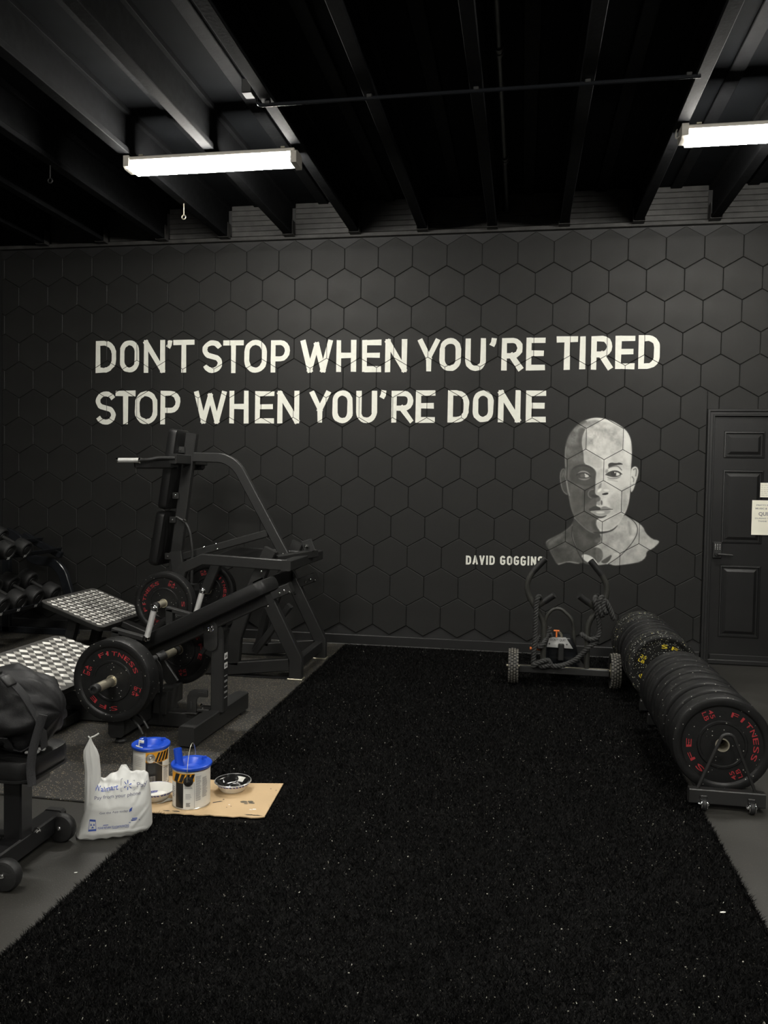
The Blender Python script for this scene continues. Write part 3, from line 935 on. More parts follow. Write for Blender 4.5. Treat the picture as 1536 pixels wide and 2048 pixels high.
for i, (x, y) in enumerate(LAMPS):
    tube_light(x, y, LAMP_LABELS[i] if i < 2 else '%s ceiling tube light in the %s row out of view behind the lit pair' % ('left' if x < 0 else 'right', ['', 'nearest', 'middle', 'last'][i // 2]))

# ---- conduit across the joists, pipe along them, eye bolts
mb = MB()
mb.tube(fillet([(-1.56, 4.505, 3.70), (-1.56, 4.505, 3.643), (.88, 4.505, 3.643)], .03), .011, 10)
o = build('conduit_pipe', mb, M['metal_gloss']); tag(o, 'thin black conduit crossing under the ceiling joists', 'pipe')
for x in (-1.5, -.9, -.3, .3, .82):
    mb = MB(); mb.box((x, 4.505, 3.652), (.03, .034, .02), b=.003); build('strap_clip', mb, M['metal'], o)
mb = MB(); mb.box((-1.585, 4.42, 3.70), (.06, .08, .08), b=.005); build('junction_box', mb, M['metal'], o)
mb = MB(); mb.tube([(-.16, -4.8, 3.80), (-.18, 6.98, 3.80)], .017, 12)
o = build('sprinkler_pipe', mb, M['metal']); tag(o, 'black pipe running along the ceiling between two joists', 'pipe')
for y in (4.4, 5.85):
    mb = MB(); mb.lathe([(.018, -.04), (.026, -.04), (.026, -.012), (.022, -.01), (.022, .01), (.026, .012), (.026, .04), (.018, .04)], 14, axisM((-.175, y, 3.80), (0, 1, 0))); build('coupling', mb, M['metal'], o)
for i, (x, y, lab) in enumerate([(-2.72, 3.75, 'small steel eye bolt hanging in the top left ceiling corner'), (-2.70, 6.05, 'small steel eye bolt hanging below the lit left tube light'), (-3.32, 5.2, 'small dark eye bolt hanging left of the lit tube light')]):
    mb = MB()
    mb.tube([(x, y, JB + .004), (x, y, JB - .09)], .005, 8)
    ring = [(x + math.cos(a) * .016, y, JB - .106 + math.sin(a) * .016) for a in [2 * PI * k / 16 for k in range(16)]]
    mb.tube(ring, .005, 8, closed=True, side=(0, 1, 0))
    o = build('eye_bolt', mb, M['steel'] if i < 2 else M['metal']); tag(o, lab, 'hook', 'ceiling eye bolts')

# ---- baseboard and floor coverings
M['foot_strip'] = mat('pale_grey_strip', (.05, .05, .048), .5)
structure(quadbox('trim_2', (XL, 6.974, 0), (DOOR_X0 - .006, 6.9858, .016), M['foot_strip'], b=.003))  # thin strip, paler than the baseboard, along its foot
structure(quadbox('baseboard_back', (XL, 6.986, 0), (DOOR_X0 - .004, YF, .098), M['trim'], b=.006))
mb = MB(); mb.box(((XL - 1.545) / 2, (3.275 + 6.98) / 2, .005), (-1.545 - XL - .004, 6.98 - 3.275, .010), b=.003)
tag(build('rubber_mat', mb, M['mat']), 'black rubber gym mat with tan flecks under the left machines', 'mat')

# ---- artificial turf: backing and pile, one uncountable thing
def turf():
    X0, X1, Y0, Y1 = -1.528, .832, -2.5, 6.98
    base = MB(); base.box(((X0 + X1) / 2, (Y0 + Y1) / 2, .004), (X1 - X0, Y1 - Y0, .008), b=.001)
    n = 420000
    y = 1.75 + (Y1 - 1.75) * rng.random(n) ** 1.9
    x = X0 + (X1 - X0) * rng.random(n)
    ne = 14000
    ye = 1.75 + (Y1 - 1.75) * rng.random(ne) ** 1.6
    xe = np.where(rng.random(ne) < .5, X0 - .004 + .012 * rng.random(ne), X1 + .004 - .012 * rng.random(ne))
    x = np.concatenate([x, xe]); y = np.concatenate([y, ye]); n = len(x)
    clump = np.sin(x * 41 + np.sin(y * 23) * 2) * np.sin(y * 37 + np.sin(x * 29) * 2)
    h = (.011 + .007 * rng.random(n)) * (1 + .22 * clump)
    w = (.0011 + .0008 * rng.random(n)) * (1 + .10 * np.maximum(y - 2, 0))
    a = rng.random(n) * 2 * PI
    lean = .5 + .9 * rng.random(n)
    h = np.where((x < -1.07) & (y > 3.20) & (y < 3.64), h * .3, h)      # pressed flat under the cardboard
    b = rng.random(n) * 2 * PI
    dx, dy = np.cos(a) * w, np.sin(a) * w
    lx, ly = np.cos(b) * lean * h, np.sin(b) * lean * h
    z0 = np.full(n, .006)
    P = np.empty((n, 3, 3))
    P[:, 0] = np.stack([x - dx, y - dy, z0], 1)
    P[:, 1] = np.stack([x + dx, y + dy, z0], 1)
    P[:, 2] = np.stack([x + lx, y + ly, z0 + h], 1)
    nb = len(base.v)
    co = np.concatenate([np.array(base.v, float), P.reshape(-1, 3)])
    me = bpy.data.meshes.new('artificial_turf')
    me.vertices.add(len(co)); me.vertices.foreach_set('co', co.ravel())
    bf = base.f
    bl = [i for f in bf for i in f]; bt = [len(f) for f in bf]
    loops = np.concatenate([np.array(bl), np.arange(nb, nb + 3 * n)]).astype(np.int32)
    tot = np.concatenate([np.array(bt), np.full(n, 3)]).astype(np.int32)
    st = np.concatenate([[0], np.cumsum(tot)[:-1]]).astype(np.int32)
    me.loops.add(len(loops)); me.polygons.add(len(tot))
    me.loops.foreach_set('vertex_index', loops)
    me.polygons.foreach_set('loop_start', st); me.polygons.foreach_set('loop_total', tot)
    me.update(calc_edges=True)
    m = mat('black_turf_fibre', (0.0014, 0.0014, 0.0014), 0.6, noise=0.35, nscale=4, spec=.10,
            flecks=[((0.022, 0.021, 0.019), 130, 0.35, 0.22), ((0.62, 0.60, 0.52), 44, 0.13, 0.10), ((0.20, 0.19, 0.15), 80, 0.18, 0.10)])
    me.materials.append(m)
    ob = bpy.data.objects.new('artificial_turf', me); C.objects.link(ob)
    tag(ob, 'long black artificial turf strip running to the lettered wall', 'turf', kind='stuff')
turf()

# ---- door, casing, papers
trim = MB()
DX0, DX1, DZ = 1.501, 2.585, 2.123
def casing(mb, w, d, off):
    mb.beam([(DX0 + off + w / 2, WY - d / 2, 0), (DX0 + off + w / 2, WY - d / 2, DZ - off - w / 2), (DX1 - off - w / 2, WY - d / 2, DZ - off - w / 2), (DX1 - off - w / 2, WY - d / 2, 0)], d, w, side=(0, 1, 0), c=.003)
casing(trim, .020, .030, 0.0); casing(trim, .026, .018, .020); casing(trim, .014, .024, .044)
structure(build('trim_1', trim, M['trim']))
door = thing('door_1', 'black six-panel door with keypad lever lock at the right edge', 'door', (1.562, WY, 0)); del door['category']; structure(door)
del door['label']
def door_slab():
    x0, x1, z0, z1 = 1.562, 2.524, .03, 2.062
    YS = WY + .004                    # slab face, set back behind the casing
    cols = [(1.643, 1.955), (2.131, 2.443)]
    rows = [(.233, .828), (1.018, 1.619), (1.724, 1.938)]
    mb = MB()
    xs = sorted([x0, x1] + [v for c in cols for v in c]); zs = sorted([z0, z1] + [v for r_ in rows for v in r_])
    for a, b in zip(xs[:-1], xs[1:]):
        for c, d in zip(zs[:-1], zs[1:]):
            if (a, b) in cols and (c, d) in rows: continue
            mb.add([(a, YS, c), (b, YS, c), (b, YS, d), (a, YS, d)], [(0, 1, 2, 3)])
    mb.add([(x0, YS + .009, z0), (x1, YS + .009, z0), (x1, YS + .009, z1), (x0, YS + .009, z1), (x0, YS, z0), (x1, YS, z0), (x1, YS, z1), (x0, YS, z1)], [(3, 2, 1, 0), (0, 1, 5, 4), (1, 2, 6, 5), (2, 3, 7, 6), (3, 0, 4, 7)])
    build('slab', mb, M['door'], door, fixn=False)
    for (a, b) in cols:
        for (c, d) in rows:
            mb = MB()
            def ring(i, y): return [(a + i, y, c + i), (b - i, y, c + i), (b - i, y, d - i), (a + i, y, d - i)]
            R_ = [ring(0, YS - .006), ring(.010, YS - .008), ring(.016, YS + .006), ring(.026, YS + .006), ring(.050, YS - .008)]
            R_ = [ring(-.004, YS)] + R_
            vs = [p for r_ in R_ for p in r_]; fs = []
            for k in range(len(R_) - 1):
                for i in range(4):
                    j = (i + 1) % 4
                    fs.append((k * 4 + i, k * 4 + j, k * 4 + 4 + j, k * 4 + 4 + i))
            fs.append(tuple(range((len(R_) - 1) * 4, len(R_) * 4)))
            mb.add(vs, fs)
            build('panel', mb, M['door'], door, smooth=15)
    mb = MB(); mb.box(((x0 + x1) / 2, WY - .004, .022), (x1 - x0 + .05, .03, .04), b=.006); build('threshold', mb, M['trim'], door)
    mb = MB(); mb.box(((x0 + x1) / 2, WY - .006, .06), (x1 - x0 - .02, .012, .05), b=.004); build('door_sweep', mb, M['trim'], door)
    mb = MB(); mb.box((1.611, YS - .012, .956), (.072, .026, .136), b=.006); k = build('keypad', mb, M['metal'], door)
    mb = MB()
    for i in range(3):
        for j in range(4):
            mb.box((1.592 + i * .018, YS - .0262, 1.004 - j * .013), (.0055, .002, .006), b=.0005)
    build('keys', mb, M['sticker'], k)
    mb = MB(); disc(mb, (1.606, YS - .025, .925), (0, -1, 0), .020, .022, 20)
    mb.tube(fillet([(1.606, YS - .045, .925), (1.606, YS - .062, .925), (1.722, YS - .062, .918)], .015), .0095, 10)
    build('lever_handle', mb, M['metal'], door)
door_slab()
def paper(label, x0, x1, z0, z1, lines, hand=False):
    mb = MB()
    n = 8
    vs = []; fs = []
    for i in range(n + 1):
        for j in range(2):
            t = i / n
            vs.append((x0 + (x1 - x0) * t, WY - .0062 - .003 * math.sin(t * 5) ** 2, z0 + (z1 - z0) * j))
    fs = [(2 * i, 2 * i + 2, 2 * i + 3, 2 * i + 1) for i in range(n)]
    vs2 = [(a, b + .0006, c) for a, b, c in vs]
    mb.add(vs, fs); mb.add(vs2, [q[::-1] for q in fs])
    o = build('paper_notice', mb, M['paper'], fixn=False); tag(o, label, 'notice')
    for s, a, b, z, h, bold in lines:
        tb = MB()
        def f(px, pz):
            t = (px - x0) / (x1 - x0)
            return (px, WY - .0069 - .003 * math.sin(t * 5) ** 2, pz)
        tb.tri2(text_tris(s, a, b, z, h, bold), f)
        build('printed_text', tb, M['ink'] if hand else M['greyprint'], o, fixn=False)
paper('large white notice with printed capital lines taped to the black door', 1.872, 2.088, 1.090, 1.376,
      [('PRETTY PLEASE', 1.905, 2.055, 1.330, .0115, .02), ('MUSIC & W', 1.899, 2.022, 1.302, .0135, .03), ('QUIET', 1.923, 2.040, 1.250, .030, .03), ('DURING TIMES', 1.897, 2.052, 1.222, .011, .02), ('THANK YOU', 1.921, 2.040, 1.198, .0125, .02)])
mb = None
def scribble():
    o = tag(quadbox('paper_notice', (1.931, WY - .0072, 1.401), (2.075, WY - .0064, 1.520), M['paper'], b=0), 'small handwritten white note taped above the printed notice on door', 'notice')
    tb = MB(); r = np.random.default_rng(5)
    for li in range(6):
        x = 1.937 + .004 * r.random(); z = 1.500 - li * .0165
        while x < 2.065:
            k = int(r.integers(2, 5)); p = []
            for q in range(k * 3 + 1):
                p.append((x + q * .0022, WY - .0078, z + (.0045 * math.sin(q * 2.1 + li)) * (1 if q % 3 else .4)))
            tb.tube(p, .00055, 4, side=(0, 1, 0)); x += k * .0066 + .008
    build('handwriting', tb, M['ink'], o)
scribble()
# ================================================================== WEIGHT PLATES
def plate_disc_mesh(t, R=.225):
    mb = MB()
    f = [(.031, .005), (.098, .007), (.101, .0035), (.110, .0035), (.114, .009), (.180, .009), (.186, .003), (.190, .0005), (.212, .0), (.2215, .003), (R, .011)]
    prof = f + [(R, t - .011)] + [(r, t - y) for r, y in reversed(f[:-1])] + [f[0]]
    # local Y is the plate's axis, the printed face looks towards -Y
    mb.lathe(prof, 56, axisM((0, 0, 0), (0, 1, 0)))
    return mb
def hub_mesh(t):
    mb = MB()
    mb.lathe([(.0255, .004), (.0265, .0015), (.0315, .0015), (.0325, .004), (.0325, t - .004), (.0315, t - .0015), (.0265, t - .0015), (.0255, t - .004), (.0255, .004)], 28, axisM((0, 0, 0), (0, 1, 0)))
    return mb
def plate_text(num):
    blk = text_tris(num, -.021, .021, .003, .022, .004) + text_tris('LB', -.021, .021, -.026, .022, .004)
    out = []
    for tr in (arc_text('FITNESS', PI / 2, .138, .025, .0285, .0075, .006), arc_text('SFE', -PI / 2, .138, .025, .036, .024, .006), rot2(blk, 0, -.150, 0), rot2(blk, PI, .150, 0)):
        mb = MB(); mb.tri2(tr, lambda a, b: (a, .0080, b)); out.append(mb)
    return out
_plate_cache = {}
def weight_plate(label, group, c, t=.085, roll=0.0, num='45', ink='red', rubber='bumper', text=True, tilt=(0, 0)):
    """c: centre of the printed face"""
    o = thing('weight_plate', label, 'weight plate', c, group)
    def child(key, name, fn, m):
        k = (key, m)
        if k not in _plate_cache:
            ob = build(name, fn(), M[m], None)
            _plate_cache[k] = ob.data
            ob.parent = o
        else:
            ob = bpy.data.objects.new(name, _plate_cache[k]); C.objects.link(ob); ob.parent = o
        ob.location = (0, 0, 0)
        return ob
    a = child(('d', t), 'rubber_disc', lambda: plate_disc_mesh(t), rubber); a.rotation_euler = (0, roll, 0)
    child(('h', t), 'steel_hub', lambda: hub_mesh(t), 'steel')
    if text:
        for k in range(4):
            x = child(('x', num, k), 'printed_lettering' if k < 2 else 'printed_weight', lambda: plate_text(num)[k], ink)
            x.rotation_euler = (0, -roll, 0)
    o.rotation_euler = (tilt[0], 0, tilt[1])
    return o

# ================================================================== FOOT PLATFORM TREAD
def tread_bars(p0, ex, ey, nx, ny, pitch, nrm, margin=.02):
    """five-bar tread: groups of raised bars, turned by turns, on a plate with corner p0 and unit edges ex, ey"""
    mb = MB()
    ex, ey, nrm = Vector(ex), Vector(ey), Vector(nrm)
    def bar(c, d, e, L, w, h):
        vs = []
        for (u, v, z) in ((-L, 0, 0), (0, -w, 0), (L, 0, 0), (0, w, 0)):
            vs.append(c + d * u + e * v + nrm * .0003)
        for (u, v) in ((-L * .72, 0), (-L * .3, -w * .55), (L * .3, -w * .55), (L * .72, 0), (L * .3, w * .55), (-L * .3, w * .55)):
            vs.append(c + d * u + e * v + nrm * h)
        lo = [(-L, 0), (-L * .35, -w), (L * .35, -w), (L, 0), (L * .35, w), (-L * .35, w)]
        vs = [c + d * u + e * v + nrm * .0002 for u, v in lo] + vs[4:]
        fs = [(6, 7, 8, 9, 10, 11)] + [(i, (i + 1) % 6, 6 + (i + 1) % 6, 6 + i) for i in range(6)]
        mb.add(vs, fs)
    r = 1 / math.sqrt(2)
    d1 = (ex + ey) * r; d2_ = (ex - ey) * r
    for i in range(nx):
        for j in range(ny):
            c = Vector(p0) + ex * (margin + (i + .5) * pitch) + ey * (margin + (j + .5) * pitch)
            d, e = (d1, d2_) if (i + j) % 2 else (d2_, d1)
            for k in range(-2, 3):
                bar(c + e * (k * pitch * .128), d, e, pitch * .46, pitch * .052, .0022)
    return mb

def platform(root, x0, z0, x1, z1, y0, y1, nx, ny, pitch, rad=.05):
    """sloping platform, high edge (x0,z0), low edge (x1,z1), between y0 and y1"""
    L = math.hypot(x1 - x0, z1 - z0)
    ex = Vector(((x1 - x0) / L, 0, (z1 - z0) / L)); ey = Vector((0, 1, 0)); nn = ey.cross(ex) * -1
    nn = Vector((-ex.z, 0, ex.x))
    W = y1 - y0
    P0 = Vector((x0, y0, z0))
    def rr(w, l, r):
        pts = []
        for cx, cy, a in ((r, r, 180), (l - r, r, 270), (l - r, w - r, 0), (r, w - r, 90)):
            for k in range(5):
                t = math.radians(a + k * 22.5)
                pts.append((cx + r * math.cos(t), cy + r * math.sin(t)))
        return pts
    poly = rr(W, L, rad)
    f = lambda a, b, d: P0 + ex * a + ey * b + nn * d
    mb = MB(); mb.prism(poly, f, -.006, 0.0)
    pl = build('footplate', mb, M['tread_base'], root, label='bare metal tread plate')
    tb = tread_bars(P0, ex, ey, nx, ny, pitch, nn, margin=(L - nx * pitch) / 2)
    # keep the bars inside the plate outline
    tb2 = MB()
    for q in range(0, len(tb.v), 12):
        c = sum((Vector(v) for v in tb.v[q:q + 6]), Vector()) / 6 - P0
        a, b = c.dot(ex), c.dot(ey)
        cx = min(max(a, rad), L - rad); cy = min(max(b, rad), W - rad)
        if math.hypot(a - cx, b - cy) > rad - .012: continue
        tb2.add(tb.v[q:q + 12], [tuple(i - q for i in fc) for fc in tb.f[q // 12 * 7:q // 12 * 7 + 7]])
    build('tread_pattern', tb2, M['tread'], pl, kind='stuff', smooth=50)
    mb = MB()
    for (a, b) in ((.05, .07), (L - .05, .07), (.05, W - .07), (L - .05, W - .07)):
        bolt(mb, f(a, b, .001), nn, .008)
    build('bolts', mb, M['chrome'], pl, kind='stuff')
    mb = MB()
    mb.prism([(a * .97 + L * .015, b * .98 + W * .01) for a, b in poly], f, -.042, -.006)
    build('platform_frame', mb, M['metal'], root, bevel=.003)
    return P0, ex, ey, nn

# ================================================================== TALL SQUAT MACHINE BY THE WALL
sq = thing('leg_press_machine', 'tall black squat machine with upright backrest and tread footplate against the wall', 'gym machine', (-2.3, 5.98, .01))
def sqp(name, mb, m='metal', bevel=0.0, label=None, parent=None, kind=None):
    return build(name, mb, M[m], parent or sq, bevel=bevel, label=label, kind=kind)
for ys, yd in ((5.64, -1), (6.36, 1)):
    # rear leg: foot, knee, up to the junction
    mb = MB(); mb.beam([(-1.612, ys, .012), (-1.612, ys, .165), (-1.835, ys, .60), (-1.905, ys, .74)], .07, .096); sqp('leg', mb)
    mb = MB(); mb.box((-1.612, ys, .016), (.115, .085, .010), b=.002); sqp('foot_plate', mb, 'steel')
    # front leg: from the top corner down and forward, curved to the base rail
    mb = MB(); mb.beam([(-1.815, ys, .965), (-1.845, ys, .90), (-2.015, ys, .50), (-2.085, ys, .30), (-2.10, ys, .10)], .07, .100); sqp('leg', mb)
    mb = MB(); mb.beam([(-3.30, ys, .066), (-2.12, ys, .066), (-1.66, ys, .12)], .07, .092); sqp('base_rail', mb)
    mb = MB(); mb.beam([(-3.30, ys, .016), (-1.66, ys, .016)], .05, .010); sqp('rubber_skid', mb, 'rubber')
    # short strut with bolts between the legs
    mb = MB(); mb.beam([(-1.90, ys + .006, .585), (-1.655, ys + .006, .690)], .078, .075); sqp('strut', mb)
    for i, (bx, bz) in enumerate(((-1.845, .885), (-1.875, .80), (-1.825, .545), (-1.70, .665), (-1.66, .655), (-1.735, .645))):
        mb = MB(); bolt(mb, (bx, ys - .036 * (1 if yd < 0 else 1), bz), (0, -1, 0), .010); sqp('bolt', mb, 'chrome')
    # lever arm with the weight horn
    ya = 5.535 if yd < 0 else 6.235
    hx, hz = (-2.525, .576) if yd < 0 else (-2.572, .545)
    mb = MB(); mb.beam([(-1.66, ya, .862), (-2.30, ya, .886), (-2.455, ya, .815), (hx, ya, hz)], .05, .078); sqp('lever_arm', mb)
    mb = MB()
    if yd < 0: mb.lathe([(.0, -.01), (.0245, -.01), (.0245, .27), (.021, .275), (0, .275)], 20, axisM((hx, ya - .02, hz), (0, -1, 0)))
    else: mb.lathe([(.0, -.01), (.0245, -.01), (.0245, .27), (.021, .275), (0, .275)], 20, axisM((hx, ya + .02, hz), (0, 1, 0)))
    sqp('weight_horn', mb, 'steel', label='bare steel weight horn')
    if yd < 0:
        mb = MB(); mb.lathe([(.0, 0), (.026, 0), (.026, .028), (.020, .032), (0, .032)], 20, axisM((hx, ya - .285, hz), (0, -1, 0))); sqp('end_cap', mb, 'rubber')
# pivot shaft and cross members
mb = MB(); mb.beam([(-1.66, 5.50, .862), (-1.66, 6.44, .862)], .075, .075, side=(1, 0, 0)); sqp('cross_member', mb)
mb = MB(); mb.beam([(-1.79, 5.66, .885), (-1.60, 6.10, .905)], .06, .06, side=(0, 0, 1)); sqp('cross_member', mb)
mb = MB(); mb.beam([(-1.86, 5.62, .70), (-1.86, 6.38, .70)], .10, .012, side=(0, 0, 1)); sqp('cross_member', mb)
mb = MB(); mb.beam([(-1.62, 5.62, .12), (-1.62, 6.38, .12)], .06, .08, side=(1, 0, 0)); sqp('cross_member', mb)
mb = MB(); mb.beam([(-2.62, 5.62, .10), (-2.62, 6.38, .10)], .07, .08, side=(1, 0, 0)); sqp('cross_member', mb)
mb = MB(); mb.beam([(-1.93, 6.02, .60), (-2.02, 6.02, .20), (-2.05, 6.02, .13)], .10, .05); sqp('centre_plate', mb)
mb = MB(); mb.beam([(-1.765, 5.98, .50), (-2.045, 5.98, .12)], .07, .05); sqp('brace', mb)
mb = MB(); mb.box((-1.635, 6.02, .965), (.085, .012, .10), R=rotY(-.35), b=.004); g = sqp('pivot_bracket', mb)
mb = MB(); mb.lathe([(0, 0), (.020, 0), (.017, .016), (.008, .03), (0, .032)], 16, axisM((-1.64, 5.985, .962), (0, -1, .25))); sqp('knob', mb, 'chrome', parent=g)
# curved neck tube from the pivot to the head bar, and brace under it
CY = 5.96
path = fillet([(-1.80, CY, .885), (-2.195, CY, 1.575), (-2.30, CY, 1.642), (-2.66, CY, 1.648)], [.14, .10], 8)
mb = MB(); mb.beam(path, .055, .075, miter=False); sqp('neck_tube', mb)
mb = MB(); mb.beam([(-2.66, CY, .853), (-1.945, CY, 1.062)], .05, .058); sqp('brace', mb)
for bx, bz in ((-2.36, .967), (-2.46, .938), (-2.35, .925), (-1.815, .905), (-1.78, .90)):
    mb = MB(); bolt(mb, (bx, CY - .026, bz), (0, -1, 0), .008); sqp('bolt', mb, 'chrome')
# upright post and padded backrest (the pad faces the footplate)
mb = MB(); mb.beam([(-2.715, CY, .74), (-2.575, CY, 1.835)], .062, .088); sqp('upright_post', mb)
mb = MB(); mb.beam([(-2.655, CY - .012, .66), (-2.69, CY - .012, .90)], .085, .10); sqp('post_socket', mb)
def pad(p0, p1, w, th, r=.035):
    """padded board from p0 to p1 (centre line), width along Y"""
    p0, p1 = Vector(p0), Vector(p1); d = (p1 - p0); L = d.length; d.normalize(); n = Vector((0, 1, 0)).cross(d)
    pts = []
    for cx, cy, a in ((r, -w / 2 + r, 180), (L - r, -w / 2 + r, 270), (L - r, w / 2 - r, 0), (r, w / 2 - r, 90)):
        for k in range(5):
            t = math.radians(a + k * 22.5); pts.append((cx + r * math.cos(t), cy + r * math.sin(t)))
    mb = MB(); mb.prism(pts, lambda a, b, c: p0 + d * a + Vector((0, b, 0)) + n * c, -th / 2, th / 2)
    return mb
mb = pad((-2.845, CY, .79), (-2.775, CY, 1.215), .28, .075); sqp('backrest', mb, 'vinyl', bevel=.022, label='lower black vinyl back pad')
mb = pad((-2.768, CY, 1.235), (-2.678, CY, 1.862), .28, .075); sqp('backrest', mb, 'vinyl', bevel=.022, label='upper black vinyl back pad')
for z in (.86, 1.15, 1.34, 1.70):
    x = -2.715 + (z - .74) * .128
    mb = MB(); mb.box((x - .05, CY - .05, z), (.05, .02, .05), b=.003); sqp('pad_bracket', mb)
    mb = MB(); bolt(mb, (x - .05, CY - .06, z), (0, -1, 0), .009); sqp('bolt', mb, 'chrome')
# head bar, shoulder pads and grips
mb = MB(); mb.beam([(-2.60, 5.66, 1.625), (-2.60, 6.26, 1.625)], .06, .075, side=(1, 0, 0)); sqp('head_bar', mb)
for ys in (5.70, 6.22):
    mb = MB()
    n = 14
    pr = [(-.055, -.030), (-.045, -.04), (.045, -.04), (.055, -.030), (.055, .030), (.045, .04), (-.045, .04), (-.055, .030)]
    mb.sweep([(-2.925, ys + .02, 1.583), (-2.905, ys + .02, 1.585), (-2.62, ys + .02, 1.590), (-2.60, ys + .02, 1.590)], pr, side=(0, 1, 0), scale=[.7, 1, 1, .7], miter=False)
    sqp('shoulder_pad', mb, 'vinyl')
    mb = MB(); mb.tube(fillet([(-2.58, ys - .04, 1.628), (-2.72, ys - .05, 1.628), (-2.78, ys - .07, 1.612), (-3.03, ys - .07, 1.606)], .05), .0135, 12); h = sqp('handle', mb)
    mb = MB(); mb.tube([(-2.855, ys - .07, 1.6085), (-3.02, ys - .07, 1.606)], .0185, 16); sqp('grip', mb, 'knurl', parent=h, label='knurled chrome grip')
    for xx in (-2.848, -3.028):
        mb = MB(); mb.lathe([(0, -.008), (.0215, -.008), (.0225, 0), (.0215, .008), (0, .008)], 16, axisM((xx, ys - .07, 1.6068), (1, 0, 0))); sqp('grip_ring', mb, 'chrome', parent=h)
# safety release lever behind the post
mb = MB(); mb.tube(fillet([(-2.66, 5.86, 1.175), (-2.58, 5.86, 1.135), (-2.545, 5.86, 1.06), (-2.525, 5.86, .92), (-2.53, 5.86, .60)], .05), .0115, 10); h = sqp('release_lever', mb)
mb = MB(); mb.lathe([(0, -.01), (.017, -.01), (.017, .012), (0, .012)], 12, axisM((-2.59, 5.855, 1.142), (.8, -.3, -.5))); sqp('lever_collar', mb, 'chrome', parent=h)
mb = MB(); mb.beam([(-2.60, 5.86, .63), (-2.46, 5.80, .64)], .05, .05); sqp('stop_block', mb, 'rubber')
# footplate with stand
platform(sq, -3.665, .512, -3.142, .325, 5.6, 6.4, 10, 16, .05)
mb = MB(); mb.beam([(-3.47, 5.80, .395), (-3.56, 5.80, .06)], .07, .075); sqp('platform_leg', mb)
mb = MB(); mb.beam([(-3.47, 6.22, .395), (-3.56, 6.22, .06)], .07, .075); sqp('platform_leg', mb)
mb = MB(); mb.beam([(-3.62, 6.0, .055), (-2.62, 6.0, .055)], .08, .08); sqp('base_rail', mb)
mb = MB(); mb.beam([(-3.55, 5.66, .055), (-3.55, 6.34, .055)], .08, .08, side=(1, 0, 0)); sqp('cross_member', mb)
mb = MB(); mb.beam([(-3.20, 5.98, .31), (-2.70, 5.98, .13)], .09, .05); sqp('brace', mb)

weight_plate('red lettered bumper plate on the tall squat machine, side nearer the viewer', 'plates on the machines', (-2.525, 5.350, .576), .085, math.radians(65))
weight_plate('red lettered bumper plate on the tall squat machine, side nearer the wall', 'plates on the machines', (-2.572, 6.290, .545), .085, math.radians(-75))

# ================================================================== INCLINE HIP MACHINE IN FRONT
hp = thing('hip_thrust_machine', 'low black hip machine with inclined long pad and bright tread footplate', 'gym machine', (-2.0, 4.4, .01))
def hpp(name, mb, m='metal', bevel=0.0, label=None, parent=None, kind=None):
    return build(name, mb, M[m], parent or hp, bevel=bevel, label=label, kind=kind)
# T foot with four pads
mb = MB(); mb.beam([(-1.765, 4.035, .074), (-1.725, 4.79, .078)], .092, .108, side=(1, 0, 0)); hpp('cross_foot', mb)
for x, y in ((-1.763, 4.10), (-1.728, 4.73)):
    mb = MB(); mb.box((x, y, .020), (.085, .07, .020), b=.004); hpp('rubber_pad', mb, 'rubber')
# spine beam
mb = MB(); mb.beam([(-3.05, 4.4, .06), (-1.78, 4.4, .06)], .09, .088); hpp('spine_beam', mb)
mb = MB(); mb.box((-1.80, 4.385, .128), (.075, .085, .016), b=.003); pl = hpp('base_gusset', mb)
for dx, dy in ((-.015, -.03), (-.05, .035)):
    mb = MB(); bolt(mb, (-1.79 + dx, 4.385 + dy, .136), (0, 0, 1), .009); hpp('bolt', mb, 'chrome', parent=pl)
# post, hinge cheek, pivot bolt, stickers
PX = -1.722
mb = MB(); mb.beam([(PX, 4.4, .12), (PX, 4.4, .585)], .078, .078); post = hpp('post', mb)
mb = MB(); mb.lathe([(0, -.042), (.040, -.042), (.040, .042), (0, .042)], 20, axisM((PX, 4.4, .59), (0, 1, 0))); hpp('post_cap', mb, parent=post)
cheek = []
for k in range(13): cheek.append((.042 * math.cos(PI * k / 12), .615 + .042 * math.sin(PI * k / 12)))
for k in range(13): cheek.append((-.042 * math.cos(PI * k / 12), .515 - .036 * math.sin(PI * k / 12)))
for yy in (4.345, 4.445):
    mb = MB(); mb.prism([(-1.757 + a, b) for a, b in cheek], lambda a, b, d: (a, yy + d, b), 0, .010); hpp('hinge_cheek', mb, bevel=.002)
mb = MB(); mb.lathe([(0, 0), (.021, 0), (.021, .003), (.0165, .004), (.0165, .010), (.012, .013), (.006, .011), (0, .011)], 20, axisM((-1.757, 4.344, .612), (0, -1, 0))); hpp('pivot_bolt', mb, 'chrome')
for (z0, z1) in ((.425, .462), (.372, .405)):
    mb = MB(); mb.box((PX + .0395, 4.40, (z0 + z1) / 2), (.001, .048, z1 - z0), b=0); st = hpp('sticker', mb, 'sticker', label='small white sticker', parent=post)
    mb = MB()
    for i in range(7): mb.box((PX + .0402, 4.385 + i * .0048, (z0 + z1) / 2 - .002), (.0004, .0022 if i % 2 else .0032, (z1 - z0) * .4), b=0)
    hpp('printed_bars', mb, 'ink', parent=st, kind='stuff')
mb = MB()
for i in range(5): mb.box((PX + .0396, 4.40, .20 + i * .032), (.0006, .045, .006 + (i % 2) * .006), b=0)
hpp('faded_warning_label', mb, 'greyprint', parent=post, kind='stuff')
